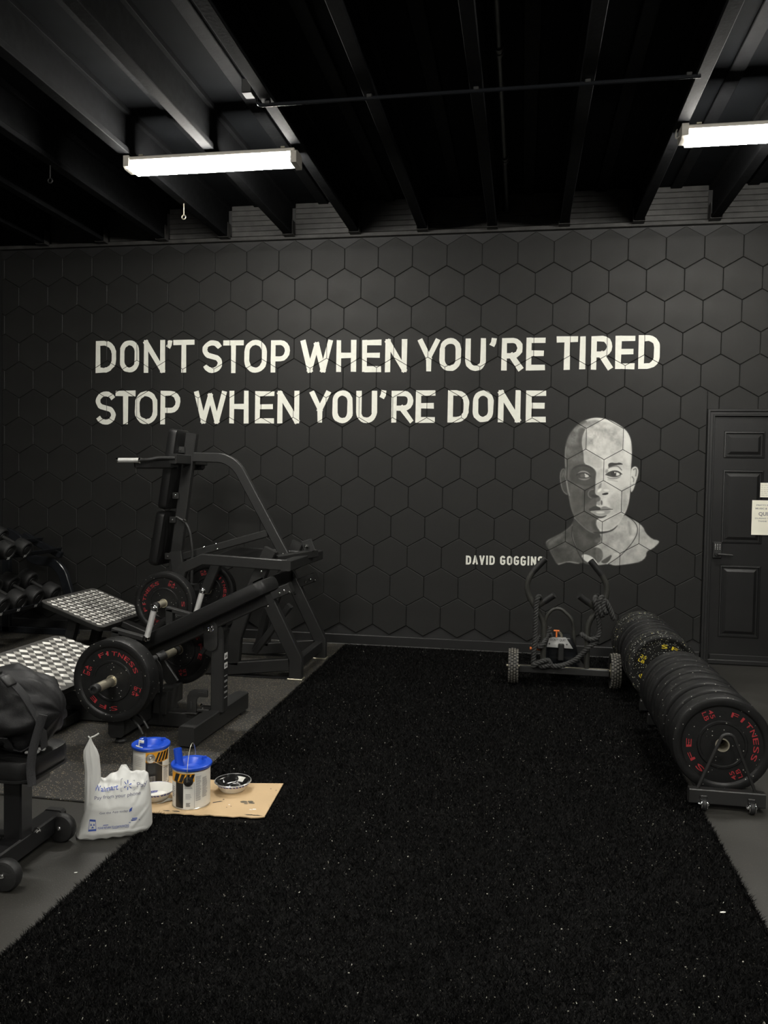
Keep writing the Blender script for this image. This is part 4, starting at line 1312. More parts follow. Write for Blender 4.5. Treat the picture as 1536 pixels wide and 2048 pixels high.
# inclined pad and its frame
d = Vector((-1.405 - -2.22, 0, .872 - .455)).normalized(); nrm = Vector((0, 1, 0)).cross(d)
mb = MB(); mb.beam([(-2.24, 4.4, .405), (-1.43, 4.4, .795)], .10, .075); hpp('pad_frame', mb)
mb = MB(); mb.beam([(-1.452, 4.4, .785), (-1.424, 4.4, .798)], .106, .082); hpp('frame_end_cap', mb, 'rubber')
mb = pad((-2.27, 4.4, .452), (-1.41, 4.4, .878), .30, .085, .05); hpp('long_pad', mb, 'vinyl', bevel=.028, label='long black vinyl pad')
mb = MB(); mb.beam([(-1.80, 4.36, .595), (-1.72, 4.36, .61)], .02, .06); hpp('hinge_lug', mb)
# handle bars with chrome grips
for yb, A, B, G0, G1 in ((4.2, (-2.285, .605), (-2.095, .565), (-2.080, .565), (-2.034, .738)), (4.6, (-2.144, .672), (-1.975, .635), (-1.960, .635), (-1.914, .790))):
    mb = MB(); mb.beam([(A[0], yb, A[1]), (B[0], yb, B[1])], .042, .026, c=.003); h = hpp('handle_bar', mb)
    mb = MB(); mb.beam([(A[0] + .022, yb, A[1] - .005), (A[0] + .022, yb, A[1] - .18)], .042, .044, c=.003); hpp('handle_support', mb)
    mb = MB(); mb.tube([(G0[0], yb, G0[1]), (G1[0], yb, G1[1])], .0165, 16); g = hpp('grip', mb, 'knurl', parent=h, label='knurled chrome grip')
    for q in (G0, G1):
        mb = MB(); ax = Vector((G1[0] - G0[0], 0, G1[1] - G0[1])); s = 1 if q is G1 else -1
        mb.lathe([(.0165, -.012), (.020, -.010), (.020, .006), (.017, .012), (.009, .018), (0, .020)], 18, axisM((q[0], yb, q[1]), ax * s)); hpp('grip_cap', mb, 'chrome', parent=h)
    mb = MB(); mb.beam([(A[0] + .022, yb, A[1] - .17), (A[0] + .05, 4.4, A[1] - .19)], .04, .04, side=(1, 0, 0)); hpp('handle_link', mb)
# lever with weight horns through both plates
mb = MB(); mb.lathe([(0, -.56), (.020, -.56), (.0245, -.555), (.0245, .555), (.020, .56), (0, .56)], 22, axisM((-2.155, 4.35, .377), (0, 1, 0))); hpp('weight_horn', mb, 'steel', label='bare steel weight horn')
mb = MB(); mb.lathe([(0, 0), (.026, 0), (.026, .03), (.021, .036), (.014, .036), (.013, .028), (0, .028)], 22, axisM((-2.155, 3.795, .377), (0, -1, 0))); hpp('end_cap', mb, 'rubber')
for yy in (4.075, 4.72):
    mb = MB(); mb.lathe([(.025, 0), (.034, 0), (.034, .02), (.03, .045), (.025, .045)], 18, axisM((-2.155, yy, .377), (0, 1, 0))); hpp('collar', mb)
for yy in (4.30, 4.50):
    mb = MB(); mb.beam([(-2.155, yy, .377), (-2.05, yy, .235)], .02, .075); hpp('lever_link', mb)
mb = MB(); mb.beam([(-2.06, 4.4, .10), (-2.05, 4.4, .235)], .16, .085); hpp('lever_clevis', mb)
mb = MB(); bolt(mb, (-2.05, 4.318, .235), (0, -1, 0), .016); hpp('bolt', mb, 'chrome')
mb = MB(); mb.tube([(-2.10, 4.18, .43), (-2.02, 4.22, .452)], .021, 14); mb.tube([(-2.02, 4.22, .452), (-1.99, 4.25, .47)], .028, 14); hpp('belt_roller', mb, 'rubber')
mb = MB(); mb.lathe([(0, -.006), (.014, -.006), (.014, .012), (0, .016)], 14, axisM((-2.09, 4.16, .43), (0, -1, 0))); hpp('bolt', mb, 'chrome')
mb = MB(); mb.lathe([(0, -.006), (.014, -.006), (.014, .012), (0, .016)], 14, axisM((-2.125, 4.10, .42), (0, -1, 0))); hpp('bolt', mb, 'chrome')
# stop stub on the post
mb = MB(); mb.beam([(-1.76, 4.5, .40), (-1.845, 4.5, .45)], .04, .042); hpp('stop_stub', mb)
mb = MB(); mb.box((-1.852, 4.5, .454), (.03, .055, .06), R=rotY(.6), b=.004); hpp('rubber_stop', mb, 'rubber')
# hanging strap
P = spline([(-2.02, 4.19, .43), (-1.985, 4.17, .40), (-1.97, 4.16, .30), (-1.982, 4.165, .20), (-1.972, 4.165, .115), (-1.962, 4.165, .10)], 5)
mb = MB(); mb.beam(P, .004, .040, side=(0, 1, 0), c=.001, miter=False, scale=[1.15 - .85 * math.sin(min(i / 17, 1) * 1.57) if i < 18 else .55 for i in range(len(P))]); hpp('belt_strap', mb, 'vinyl', label='black webbing strap')
# bracket with slots on the spine
br = [(-1.90, .105), (-1.90, .205), (-1.885, .235), (-1.855, .25), (-1.775, .25), (-1.775, .205), (-1.825, .205), (-1.842, .19), (-1.842, .105)]
mb = MB(); mb.prism(br, lambda a, b, d: (a, 4.35 + d, b), 0, .012); bk = hpp('slotted_bracket', mb, bevel=.002)
for (x, z, sx, sz) in ((-1.815, .230, .035, .006), (-1.875, .155, .006, .04)):
    mb = MB(); mb.box((x, 4.349, z), (sx, .002, sz), b=.0005); hpp('slot', mb, 'ink', parent=bk)
mb = MB(); mb.box((-1.87, 4.36, .108), (.075, .05, .008), b=.002); hpp('bracket_foot', mb, parent=bk)
# front foot with levelling foot, hook
mb = MB(); mb.beam([(-2.16, 4.02, .115), (-2.16, 4.78, .115)], .085, .115, side=(1, 0, 0)); hpp('cross_foot', mb)
mb = MB(); mb.beam([(-2.16, 4.005, .115), (-2.16, 4.02, .115)], .094, .125, side=(1, 0, 0), c=.016); hpp('foot_end_cap', mb, 'rubber')
for y in (4.06, 4.74):
    mb = MB(); mb.lathe([(0, .0), (.030, .0), (.032, .008), (.026, .018), (.008, .022), (.008, .06), (0, .06)], 18, axisM((-2.16, y, .0115), (0, 0, 1))); hpp('levelling_foot', mb, 'rubber')
mb = MB(); mb.tube(fillet([(-2.11, 4.06, .155), (-2.05, 3.99, .155), (-2.00, 3.95, .145), (-1.975, 3.95, .10)], .03), .007, 8); mb.tube(fillet([(-2.09, 4.09, .165), (-2.03, 4.03, .17), (-1.99, 3.99, .16), (-1.965, 3.99, .12)], .03), .007, 8); hpp('band_hook', mb)
# footplate
platform(hp, -3.005, .430, -2.500, .282, 4.0, 4.8, 8, 13, .060, .06)
for y in (4.12, 4.68):
    mb = MB(); mb.beam([(-2.60, y, .27), (-2.58, y, .05)], .07, .07); hpp('platform_leg', mb)
    mb = MB(); mb.beam([(-2.90, y, .36), (-2.94, y, .05)], .07, .07); hpp('platform_leg', mb)
mb = MB(); mb.beam([(-2.76, 4.05, .045), (-2.76, 4.75, .045)], .36, .06, side=(1, 0, 0)); hpp('platform_base', mb)
weight_plate('red lettered bumper plate on the low hip machine, facing the viewer', 'plates on the machines', (-2.157, 3.945, .377), .115, math.radians(-20))
weight_plate('red lettered bumper plate on the low hip machine, behind the long pad', 'plates on the machines', (-2.150, 4.780, .377), .085, math.radians(100))
# ================================================================== PLATE RACKS ON THE RIGHT
def plate_rack(label, x, y0, y1, zc, wheels=True, w=.33):
    """rolling rack: two rails, end bars, A-shaped rod ends; plates stand between the rods"""
    rk = thing('plate_rack', label, 'plate rack', (x, (y0 + y1) / 2, 0), 'plate racks beside the turf')
    zb = .058
    for s in (-1, 1):
        mb = MB(); mb.beam([(x + s * .088, y0 + .02, .040), (x + s * .088, y1 - .02, .040)], .035, .030, side=(1, 0, 0)); build('side_rail', mb, M['metal'], rk)
    for y in (y0, y1):
        mb = MB(); mb.beam([(x - w / 2, y, zb), (x + w / 2, y, zb)], .045, .066, side=(0, 1, 0), c=.004); e = build('end_bar', mb, M['metal'], rk)
        mb = MB()
        mb.tube(fillet([(x - w / 2 + .04, y, zb + .03), (x - .022, y, zc + .075), (x + .022, y, zc + .075), (x + w / 2 - .04, y, zb + .03)], .035, 6), .0075, 10, side=(0, 1, 0))
        build('rod_end', mb, M['metal'], rk)
    n = 6
    for i in range(1, n):
        y = y0 + (y1 - y0) * i / n
        for s in (-1, 1):
            mb = MB(); mb.tube([(x + s * .088, y + (y1 - y0) / n / 2, .045), (x + s * .105, y + (y1 - y0) / n / 2, .060)], .006, 8); build('divider_peg', mb, M['metal'], rk)
    if wheels:
        for y, yy in ((y0, y0 - .032), (y1, y1 + .032)):
            for xx in (x - w / 2 + .062, x + w / 2 - .062):
                c = build('caster', MB_caster(xx, yy), M['rubber'], rk)
                mb = MB()
                for s in (-1, 1):
                    mb.lathe([(.0, 0), (.010, 0), (.010, .004), (.006, .012), (0, .013)], 12, axisM((xx + s * .012, yy, .028), (s, 0, 0)))
                    mb.lathe([(.017, 0), (.024, 0), (.024, .002), (.017, .002), (.017, 0)], 18, axisM((xx + s * .0115, yy, .028), (s, 0, 0)))
                build('axle_caps', mb, M['chrome'], c, kind='stuff')
                mb = MB(); mb.box((xx, yy + (.016 if y == y0 else -.016), .058), (.032, .03, .018), b=.003); build('caster_fork', mb, M['metal'], c)
    return rk
def MB_caster(x, y):
    mb = MB()
    mb.lathe([(0, -.011), (.024, -.011), (.028, -.007), (.028, .007), (.024, .011), (0, .011)], 22, axisM((x, y, .028), (1, 0, 0)))
    return mb
NRX = .952
plate_rack('black rolling plate rack nearer the viewer at the right edge', NRX, 3.818, 5.02, .272)
ORD = ['first', 'second', 'third', 'fourth', 'fifth', 'sixth', 'seventh', 'eighth']
for i in range(8):
    y = 3.892 + i * .139
    weight_plate('%s plate from the viewer in the near rack%s' % (ORD[i], ', red lettering and steel hub facing out' if i == 0 else ', black bumper rim'), 'plates in the near rack', (.948 + [0, .004, -.003, .002, .005, -.002, .004, .0][i], y, .272), .094, math.radians(-65 + i * 40), text=(i == 0))
FRX = .940
plate_rack('black plate rack farther from the viewer beside the sled', FRX, 5.335, 6.62, .272, wheels=False, w=.31)
far = [(5.400, .055, '25', 'yellow', 'bumper_fleck', 155), (5.535, .085, '45', 'red', 'bumper_fleck', 10), (5.665, .085, '45', 'red', 'bumper', 50), (5.790, .075, '45', 'red', 'bumper', 80), (5.910, .075, '45', 'red', 'bumper', 110), (6.040, .085, '45', 'red', 'bumper', 140), (6.190, .085, '45', 'red', 'bumper_fleck', 200), (6.350, .095, '45', 'red', 'bumper_fleck', 20)]
for i, (y, t, num, ink, rb, roll) in enumerate(far):
    weight_plate('%s plate from the viewer in the far rack%s' % (ORD[i], ', yellow lettering and pale flecks' if i == 0 else ', black bumper rim'), 'plates in the far rack', (.940 + .004 * math.sin(i * 2.3) + (.012 if 3 <= i <= 5 else 0), y, .280), t, math.radians(roll), num=num, ink=ink, rubber=rb, text=(i == 0))

# ================================================================== PUSH SLED
sl = thing('push_sled', 'black wheeled push sled with curved handles on the turf below the portrait', 'push sled', (.33, 6.1, .015))
M['sledmetal'] = mat('dark_olive_grey_steel', (.030, .030, .026), .45, noise=.15, nscale=20, bump=.05, bscale=300)
def slp(name, mb, m='sledmetal', bevel=0.0, label=None, parent=None, kind=None):
    return build(name, mb, M[m], parent or sl, bevel=bevel, label=label, kind=kind)
YA = 5.93
mb = MB(); mb.beam([(.010, YA, .118), (.648, YA, .118)], .06, .052); slp('front_beam', mb, 'metal')
M['tyre'] = mat('grey_tread_rubber', (.085, .080, .068), .75, noise=.35, nscale=18, bump=.2, bscale=120)
def wheel(x, y, r, w, z):
    mb = MB()
    pr = [(.055, -w * .36), (r * .80, -w * .46), (r * .95, -w * .44), (r, -w * .28), (r * 1.0, w * .28), (r * .95, w * .44), (r * .80, w * .46), (.055, w * .36), (.055, -w * .36)]
    mb.lathe(pr, 40, axisM((x, y, z), (1, 0, 0)))
    t = slp('tyre', mb, 'rubber')  # tyre body given a darker rubber than its tread blocks
    nb = MB()
    for k in range(30):
        for row, off in ((-.36, 0), (-.12, .5), (.12, 0), (.36, .5)):
            a = 2 * PI * (k + off) / 30
            cy, cz = math.cos(a), math.sin(a)
            R_ = Matrix(((1, 0, 0), (0, -cz, cy), (0, cy, cz)))
            rr = r + (.001 if abs(row) < .3 else -.004)
            nb.box((x + row * w, y + cy * rr, z + cz * rr), (w * .185, r * .150, .014), R=R_, b=.002)
    slp('tread_blocks', nb, 'tyre', parent=t, kind='stuff')
    mb = MB()
    for s in (-1, 1):
        mb.lathe([(0, 0), (.016, 0), (.02, .004), (.05, .006), (.056, .0), (.056, -.01)], 22, axisM((x + s * w * .36, y, z), (s, 0, 0)))
    slp('rim', mb, 'steel', parent=t)
    return t
wheel(-.034, YA - .01, .121, .080, .136)
wheel(.690, YA - .01, .121, .076, .136)
wheel(.33, 6.62, .121, .082, .136)
mb = MB(); mb.tube([(-.085, YA - .01, .136), (.738, YA - .01, .136)], .010, 12); slp('axle', mb, 'steel')
for s in (-1, 1):
    mb = MB(); mb.beam([(.33 + s * .14, YA + .02, .118), (.33 + s * .06, 6.5, .150)], .05, .05, side=(1, 0, 0)); slp('side_frame', mb, 'metal')
mb = MB(); mb.beam([(.24, 6.5, .15), (.42, 6.5, .15)], .05, .05); slp('rear_beam', mb)
for s in (-1, 1):
    mb = MB(); mb.beam([(.33 + s * .055, 6.48, .15), (.33 + s * .055, 6.63, .138)], .012, .05, side=(1, 0, 0)); slp('wheel_fork', mb)
# curved push handles
HR_ = .0205
Lp = fillet([(.180, YA, .13), (.180, YA, .475), (.062, YA - .01, .660), (.048, YA - .015, .745), (.085, YA - .02, .830), (.176, YA - .03, .935)], [.06, .06, .05, .05], 7)
Rp = fillet([(.492, YA, .13), (.492, YA, .475), (.612, YA - .01, .648), (.624, YA - .015, .740), (.585, YA - .02, .826), (.500, YA - .03, .930)], [.06, .06, .05, .05], 7)
for P in (Lp, Rp):
    mb = MB(); mb.tube(P, HR_, 16, side=(0, 1, 0)); h = slp('push_handle', mb)
    a, b = P[-1], P[-1] + (P[-2] - P[-1]).normalized() * .125
    mb = MB(); mb.tube([a + (a - b).normalized() * .004, b], HR_ + .0025, 16, side=(0, 1, 0)); slp('rubber_grip', mb, 'rubber', parent=h)
for A, B in (((.118, .575), (.245, .674)), ((.545, .585), (.424, .676))):
    mb = MB(); mb.tube([(A[0], YA - .005, A[1]), (B[0], YA - .045, B[1])], .021, 16); h = slp('low_handle', mb)
    v = (Vector((B[0], YA - .045, B[1])) - Vector((A[0], YA - .005, A[1]))).normalized()
    mb = MB(); mb.tube([Vector((B[0], YA - .045, B[1])) - v * .085, Vector((B[0], YA - .045, B[1])) + v * .004], .0235, 16); slp('rubber_grip', mb, 'rubber', parent=h)
# hoop handle at the far end
mb = MB(); mb.tube(fillet([(.20, 6.22, .17), (.20, 6.22, .46), (.255, 6.22, .525), (.312, 6.22, .530), (.405, 6.22, .450), (.430, 6.22, .16)], [.05, .05, .05, .05], 6), .0125, 12, side=(0, 1, 0)); slp('hoop_handle', mb)
# motor housing, grey name plate, latch
body = [(.19, .12), (.46, .12), (.43, .255), (.385, .335), (.24, .335), (.205, .25)]
mb = MB(); mb.prism(body, lambda a, b, d: (a, 6.06 + d, b), 0, .22); slp('motor_housing', mb, 'metal_gloss', bevel=.012)
M['greyplate'] = mat('grey_metal_plate', (.30, .30, .29), .45, noise=.1, nscale=30)
npz = [(.206, .268), (.399, .264), (.345, .342), (.226, .340)]
def on_plate(a, b, d): return (a, 6.02 + d + (b - .26) * .25, b)
mb = MB(); mb.prism(npz, on_plate, -.006, 0); npl = slp('name_plate', mb, 'greyplate', label='light grey metal name plate', bevel=.0015)
mb = MB(); mb.tri2(text_tris("DON'T QUIT", .232, .345, .314, .0155, .02), lambda a, b: on_plate(a, b, -.0068)); slp('printed_text', mb, 'ink', parent=npl)
for x in (.226, .353):
    mb = MB(); disc(mb, on_plate(x, .292, -.0062), (0, -1, .25), .0062, .0012, 14, .0003); slp('screw', mb, 'ink', parent=npl)
mb = MB(); mb.box((.312, 6.015, .235), (.042, .03, .125), b=.005); slp('latch_post', mb, 'metal')
mb = MB()
mb.lathe([(.040, -.012), (.047, 0), (.040, .012), (.030, .010), (.030, -.010), (.040, -.012)], 14, axisM((.278, 6.045, .343), (0, 1, 0)), 0, PI)
slp('shackle', mb, 'steel')
M['orange'] = mat('orange_plastic', (.80, .20, .045), .45)
mb = MB(); mb.box((.276, 6.02, .392), (.044, .02, .011), b=.003); mb.box((.276, 6.02, .366), (.012, .016, .048), b=.003); slp('pull_knob', mb, 'orange', label='orange T-shaped pull knob')
mb = MB(); mb.lathe([(0, 0), (.011, .0), (.012, .006), (.009, .012), (.009, .020), (.012, .024), (0, .026)], 14, axisM((.083, 5.96, .262), (1, 0, 0))); mb.tube([(.105, 5.965, .262), (.17, 5.97, .25)], .006, 8); slp('brake_knob', mb, 'orange', label='small orange knob')

# ---- thick three-strand rope tied round the handles
def rope_path():
    f = YA - .045
    return spline([(.148, YA + .035, .585), (.150, YA + .01, .640), (.132, f + .005, .655), (.121, f, .600), (.119, f - .004, .50), (.117, f - .006, .36), (.112, f - .01, .24), (.110, f - .012, .150),
                   (.120, f - .03, .165), (.165, f - .03, .190), (.215, f - .02, .200), (.225, f - .02, .170), (.170, f - .025, .155), (.135, f + .01, .175), (.19, f + .015, .165), (.26, f - .02, .160),
                   (.33, f - .01, .172), (.40, f, .205), (.45, f + .01, .250), (.505, f - .005, .315), (.555, f + .02, .345), (.540, YA + .05, .365), (.470, YA + .035, .380), (.455, f - .002, .395), (.505, f - .006, .365), (.560, f, .385),
                   (.572, f + .01, .45), (.560, f, .53), (.545, f - .01, .60), (.535, f, .655), (.560, YA + .05, .665), (.590, YA + .045, .60), (.585, f - .02, .545), (.560, f - .02, .62), (.575, f - .01, .668), (.61, YA + .04, .655), (.625, YA + .03, .59), (.612, f - .02, .565), (.590, f - .03, .60), (.60, f - .02, .655), (.635, f - .02, .60), (.662, f - .02, .535), (.668, f - .01, .515)], 9)
def rope_path2():
    f = YA - .05
    return spline([(.225, YA + .06, .42), (.205, YA + .03, .36), (.185, f, .33), (.155, f - .01, .295), (.13, YA + .05, .30), (.16, YA + .09, .34), (.215, YA + .07, .355), (.245, YA + .06, .37)], 8)
def rope_mesh(P, mb, r=.0180, turns=15.0):
    L = [0]
    for a, b in zip(P[:-1], P[1:]): L.append(L[-1] + (b - a).length)
    # parallel transport frame
    fr = []; prev = None
    for i in range(len(P)):
        t = (P[min(i + 1, len(P) - 1)] - P[max(i - 1, 0)]).normalized()
        b = prev if prev is not None else t.orthogonal()
        b = (b - b.dot(t) * t).normalized(); prev = b
        fr.append((b, t.cross(b)))
    for k in range(3):
        q = []
        for i, p in enumerate(P):
            a = L[i] * 2 * PI * turns + k * 2 * PI / 3
            b, n = fr[i]
            q.append(p + (b * math.cos(a) + n * math.sin(a)) * r * .56)
        mb.tube(q, r * .54, 8)
def resample(P, step=.0075):
    out = [P[0]]; acc = 0
    for a, b in zip(P[:-1], P[1:]):
        d = (b - a).length; s = step - acc
        while s < d:
            out.append(a + (b - a) * (s / d)); s += step
        acc = d - (s - step)
    return out
M['rope'] = mat('black_rope_fibre', (.022, .022, .021), .7, noise=.25, nscale=60, bump=.5, bscale=400)
mb = MB(); rope_mesh(resample(rope_path()), mb); rope_mesh(resample(rope_path2()), mb)
tag(build('battle_rope', mb, M['rope'], loc=(.33, YA, .12)), 'thick black twisted rope wound round the push sled handles', 'rope')
# ================================================================== DUMBBELL RACK IN THE LEFT CORNER
dr = thing('dumbbell_rack', 'glossy black two-tier dumbbell rack against the left wall', 'dumbbell rack', (-4.45, 5.4, .01))
TILT = math.radians(25)
ca, sa = math.cos(TILT), math.sin(TILT)
def shelf_pt(xf, zf, s, up=0.0):
    """point s metres back from the front of a tilted shelf, `up` above it"""
    return (xf - ca * s + sa * up * 1.0, zf + sa * s + ca * up)
SH = [(-4.10, .330, 'lower'), (-4.17, .775, 'upper')]
for xf, zf, nm in SH:
    for s in (.06, .27):
        x, z = shelf_pt(xf, zf, s)
        mb = MB(); mb.box((x, 5.6, z), (.055, 2.3, .012), R=rotY(TILT), b=.002); build('shelf_rail', mb, M['metal_gloss'], dr)
        x2, z2 = shelf_pt(xf, zf, s - .026, .018)
        mb = MB(); mb.box((x2, 5.6, z2), (.008, 2.3, .036), R=rotY(TILT), b=.002); build('shelf_lip', mb, M['metal_gloss'], dr)
for y in (6.735, 4.46):
    mb = MB(); mb.beam(fillet([(-4.05, y, .02), (-4.085, y, .34), (-4.17, y, .60), (-4.26, y, .685), (-4.48, y, .70), (-4.62, y, .90), (-4.74, y, .95)], [.1, .1, .08, .08, .05], 6), .05, .085, miter=False); build('end_upright', mb, M['metal_gloss'], dr)
    mb = MB(); mb.beam([(-4.74, y, .02), (-4.74, y, .98)], .05, .08); build('end_upright', mb, M['metal_gloss'], dr)
    mb = MB(); mb.beam([(-4.04, y, .04), (-4.80, y, .04)], .05, .06); build('foot', mb, M['metal_gloss'], dr)
    for xf, zf, nm in SH:
        a = shelf_pt(xf, zf, .0, -.03); b = shelf_pt(xf, zf, .42, -.03)
        mb = MB(); mb.beam([(a[0], y, a[1]), (b[0], y, b[1])], .05, .06); build('shelf_bracket', mb, M['metal_gloss'], dr)

_db = {}
def dumbbell(label, group, x, y, z, R, hl, num):
    """x,y,z: centre of the outer head face; axis runs back and up along the tilted shelf"""
    o = thing('dumbbell', label, 'dumbbell', (x, y, z), group)
    key = (R, hl, num)
    if key not in _db:
        Mx = axisM((0, 0, 0), (-ca, 0, sa), up=(0, 1, 0))
        def head(s0, s1):
            mb = MB()
            mb.lathe([(0, s0 + .004), (R * .42, s0 + .004), (R * .44, s0 + .007), (R * .66, s0 + .007), (R * .68, s0 + .003), (R * .86, s0), (R * .97, s0 + .006), (R, s0 + .016), (R * .985, s1 - .016), (R * .93, s1 - .004), (R * .80, s1), (0, s1)], 32, Mx)
            return mb
        h = MB(); h.tube([(-ca * (hl - .01), 0, sa * (hl - .01)), (-ca * (hl + .15), 0, sa * (hl + .15))], .017, 14)
        tx = MB(); n = Vector((-ca, 0, sa)); u = Vector((0, -1, 0)) * -1; u = Vector((0, 1, 0)); v = Vector((sa, 0, ca))
        tx.tri2(text_tris(num, -R * .24, R * .24, -R * .86, R * .30, .02), lambda a, b: u * a + v * b - n * .0015)
        _db[key] = [('head', head(0, hl), 'rubber'), ('head', head(hl + .14, 2 * hl + .14), 'rubber'), ('handle', h, 'metal'), ('printed_weight', tx, 'sticker')]
        _db[key] = [(n_, build(n_, b_, M[m_], None, fixn=(n_ != 'printed_weight')), m_) for n_, b_, m_ in _db[key]]
        for n_, ob, m_ in _db[key]: ob.parent = o; ob.location = (0, 0, 0)
    else:
        for n_, ob, m_ in _db[key]:
            c = bpy.data.objects.new(n_, ob.data); C.objects.link(c); c.parent = o
    return o
low = [(6.505, 'lower-tier dumbbell nearest the corner, beside the rack upright'), (6.245, 'second lower-tier dumbbell from the corner, half behind the footplate corner'), (6.005, 'third lower-tier dumbbell from the corner'), (5.775, 'fourth lower-tier dumbbell from the corner, at the left edge')]
for y, lab in low:
    dumbbell(lab, 'dumbbells on the lower tier', -4.095, y, .415, .088, .115, '95')
for y, lab in [(6.095, 'upper-tier dumbbell nearest the corner, marked 50'), (5.875, 'second upper-tier dumbbell from the corner, marked 50'), (5.655, 'third upper-tier dumbbell from the corner, at the left edge')]:
    dumbbell(lab, 'dumbbells on the upper tier', -4.10, y, .850, .074, .105, '50')

# ================================================================== WEIGHT BENCH AND GYM BAG
M['benchmetal'] = mat('satin_black_bench_steel', (.0085, .0085, .009), .35, noise=.05)
be = thing('weight_bench', 'black padded weight bench with small wheels at the left edge', 'bench', (-2.1, 2.71, 0))
def bep(name, mb, m='benchmetal', bevel=0.0, label=None, parent=None, kind=None):
    return build(name, mb, M[m], parent or be, bevel=bevel, label=label, kind=kind)
mb = MB(); mb.beam([(-1.853, 2.50, .075), (-1.853, 2.925, .075)], .075, .075, side=(1, 0, 0)); bep('cross_foot', mb)
mb = MB(); mb.beam([(-1.853, 2.925, .075), (-1.853, 2.955, .075)], .082, .082, side=(1, 0, 0), c=.01); bep('end_cap', mb, 'rubber')
mb = MB(); mb.beam([(-1.88, 2.70, .075), (-2.95, 2.70, .075)], .07, .075); bep('spine_beam', mb)
mb = MB(); mb.beam([(-2.90, 2.45, .05), (-2.90, 2.95, .05)], .07, .07, side=(1, 0, 0)); bep('cross_foot', mb)
mb = MB(); mb.beam([(-1.855, 2.70, .11), (-1.855, 2.70, .355)], .075, .075); bep('post', mb)
mb = MB(); mb.beam([(-2.62, 2.70, .11), (-2.62, 2.70, .355)], .075, .075); bep('post', mb)
mb = MB(); mb.beam([(-1.76, 2.71, .345), (-2.95, 2.71, .345)], .10, .045); bep('seat_frame', mb)
for wx, wy in ((-1.775, 2.515), (-1.800, 2.905)):
    mb = MB(); mb.lathe([(0, -.022), (.040, -.022), (.052, -.018), (.057, -.008), (.057, .010), (.052, .02), (0, .02)], 30, axisM((wx, wy, .057), (0, 1, 0))); w = bep('wheel', mb, 'rubber')
    mb = MB(); bolt(mb, (wx, wy - .022, .062), (0, -1, 0), .009); bep('axle_bolt', mb, 'chrome', parent=w)
    mb = MB(); mb.box((wx - .035, wy - .018, .072), (.085, .006, .062), b=.004); bep('wheel_bracket', mb)
for dx, dy in ((-.055, -.05), (.052, .04)):
    mb = MB(); mb.lathe([(0, 0), (.015, 0), (.015, .004), (.011, .005), (.011, .012), (0, .014)], 14, axisM((-1.855 + dx, 2.70 + dy, .113), (0, 0, 1))); bep('bolt', mb, 'chrome')
mb = MB(); mb.tube(fillet([(-1.95, 2.64, .11), (-2.02, 2.60, .16), (-2.20, 2.58, .18)], .03), .013, 10); bep('adjustment_lever', mb)
mb = MB()
pts = []
for cx, cy, a in ((.07, -.15 + .07, 180), (1.16 - .07, -.15 + .07, 270), (1.16 - .07, .15 - .07, 0), (.07, .15 - .07, 90)):
    for k in range(7):
        t = math.radians(a + k * 15); pts.append((cx + .07 * math.cos(t), cy + .07 * math.sin(t)))
mb.prism(pts, lambda a, b, d: (-2.885 + a, 2.715 + b, .366 + d), 0, .074); bep('seat_pad', mb, 'vinyl', bevel=.02, label='black vinyl seat pad')
mb = MB(); mb.sweep([(p[0] - 2.885, p[1] + 2.715, .368) for p in [(a, b) for a, b in pts]], [(-.004, -.004), (.004, -.004), (.004, .004), (-.004, .004)], side=(0, 0, 1), closed=True, miter=False); bep('seat_piping', mb, 'vinyl')
# gym bag: soft barrel body, folds, straps
gb = thing('gym_bag', 'black nylon duffel bag slumped on the bench end', 'bag', (-2.0, 2.70, .44))
def gbp(name, mb, m, label=None, parent=None): return build(name, mb, M[m], parent or gb, label=label, smooth=70)
M['nylon'] = mat('black_nylon', (.0065, .0065, .007), .55, spec=.3, noise=.2, nscale=14, bump=.2, bscale=300)
M['webbing'] = mat('black_webbing', (.013, .013, .014), .7, bump=.5, bscale=500)
def bag_surface(u, v):
    """u 0..1 along the bag (right end = 1), v angle"""
    s = u * 2 - 1
    end = max(0.0, 1 - abs(s) ** 4.5) ** .5
    ry, rz = .150 * end, .152 * end
    x = -2.06 + s * .385
    c, n = math.cos(v), math.sin(v)
    zz = .592 + rz * n * (1.0 if n > 0 else .98)
    yy = 2.70 + ry * c * (1.08 if n < 0 else 1.0)
    w = .010 * math.sin(5 * v + 9 * u) * math.sin(11 * u + 2) - .016 * abs(math.sin(9 * u + 2.6 * math.cos(2 * v) + 1.5 * v)) ** .6 + .009 * abs(math.sin(3.5 * v - 17 * u + math.sin(9 * u))) ** .7 + .006 * math.sin(31 * u + 9 * v)
    w *= end
    sag = .014 * math.sin(u * 9 + 1)
    return Vector((x + .25 * w, yy + w * c * 1.2, max(zz + w * n + sag * end * max(n, 0), .4425)))
mb = MB(); nu, nv = 56, 48
vs = [bag_surface(i / nu * .998 + .001, 2 * PI * j / nv) for i in range(nu + 1) for j in range(nv)]
fs = [(i * nv + j, i * nv + (j + 1) % nv, (i + 1) * nv + (j + 1) % nv, (i + 1) * nv + j) for i in range(nu) for j in range(nv)]
fs += [tuple(range(nv)), tuple(nu * nv + j for j in range(nv))[::-1]]
mb.add(vs, fs); gbp('bag_body', mb, 'nylon')
def strip(path, w, th, side, name, m='webbing', parent=None, label=None):
    mb = MB(); mb.beam(path, w, th, side=side, c=th * .3, miter=False); return gbp(name, mb, m, label, parent)
def around(u, v0, v1, off, n=22): 
    out = []
    for k in range(n + 1):
        v = v0 + (v1 - v0) * k / n; p = bag_surface(u, v)
        out.append(p + Vector((0, math.cos(v), math.sin(v))) * off)
    return out
st = strip(around(.80, -2.6, .2, .004), .038, .004, (1, 0, 0), 'carry_strap')
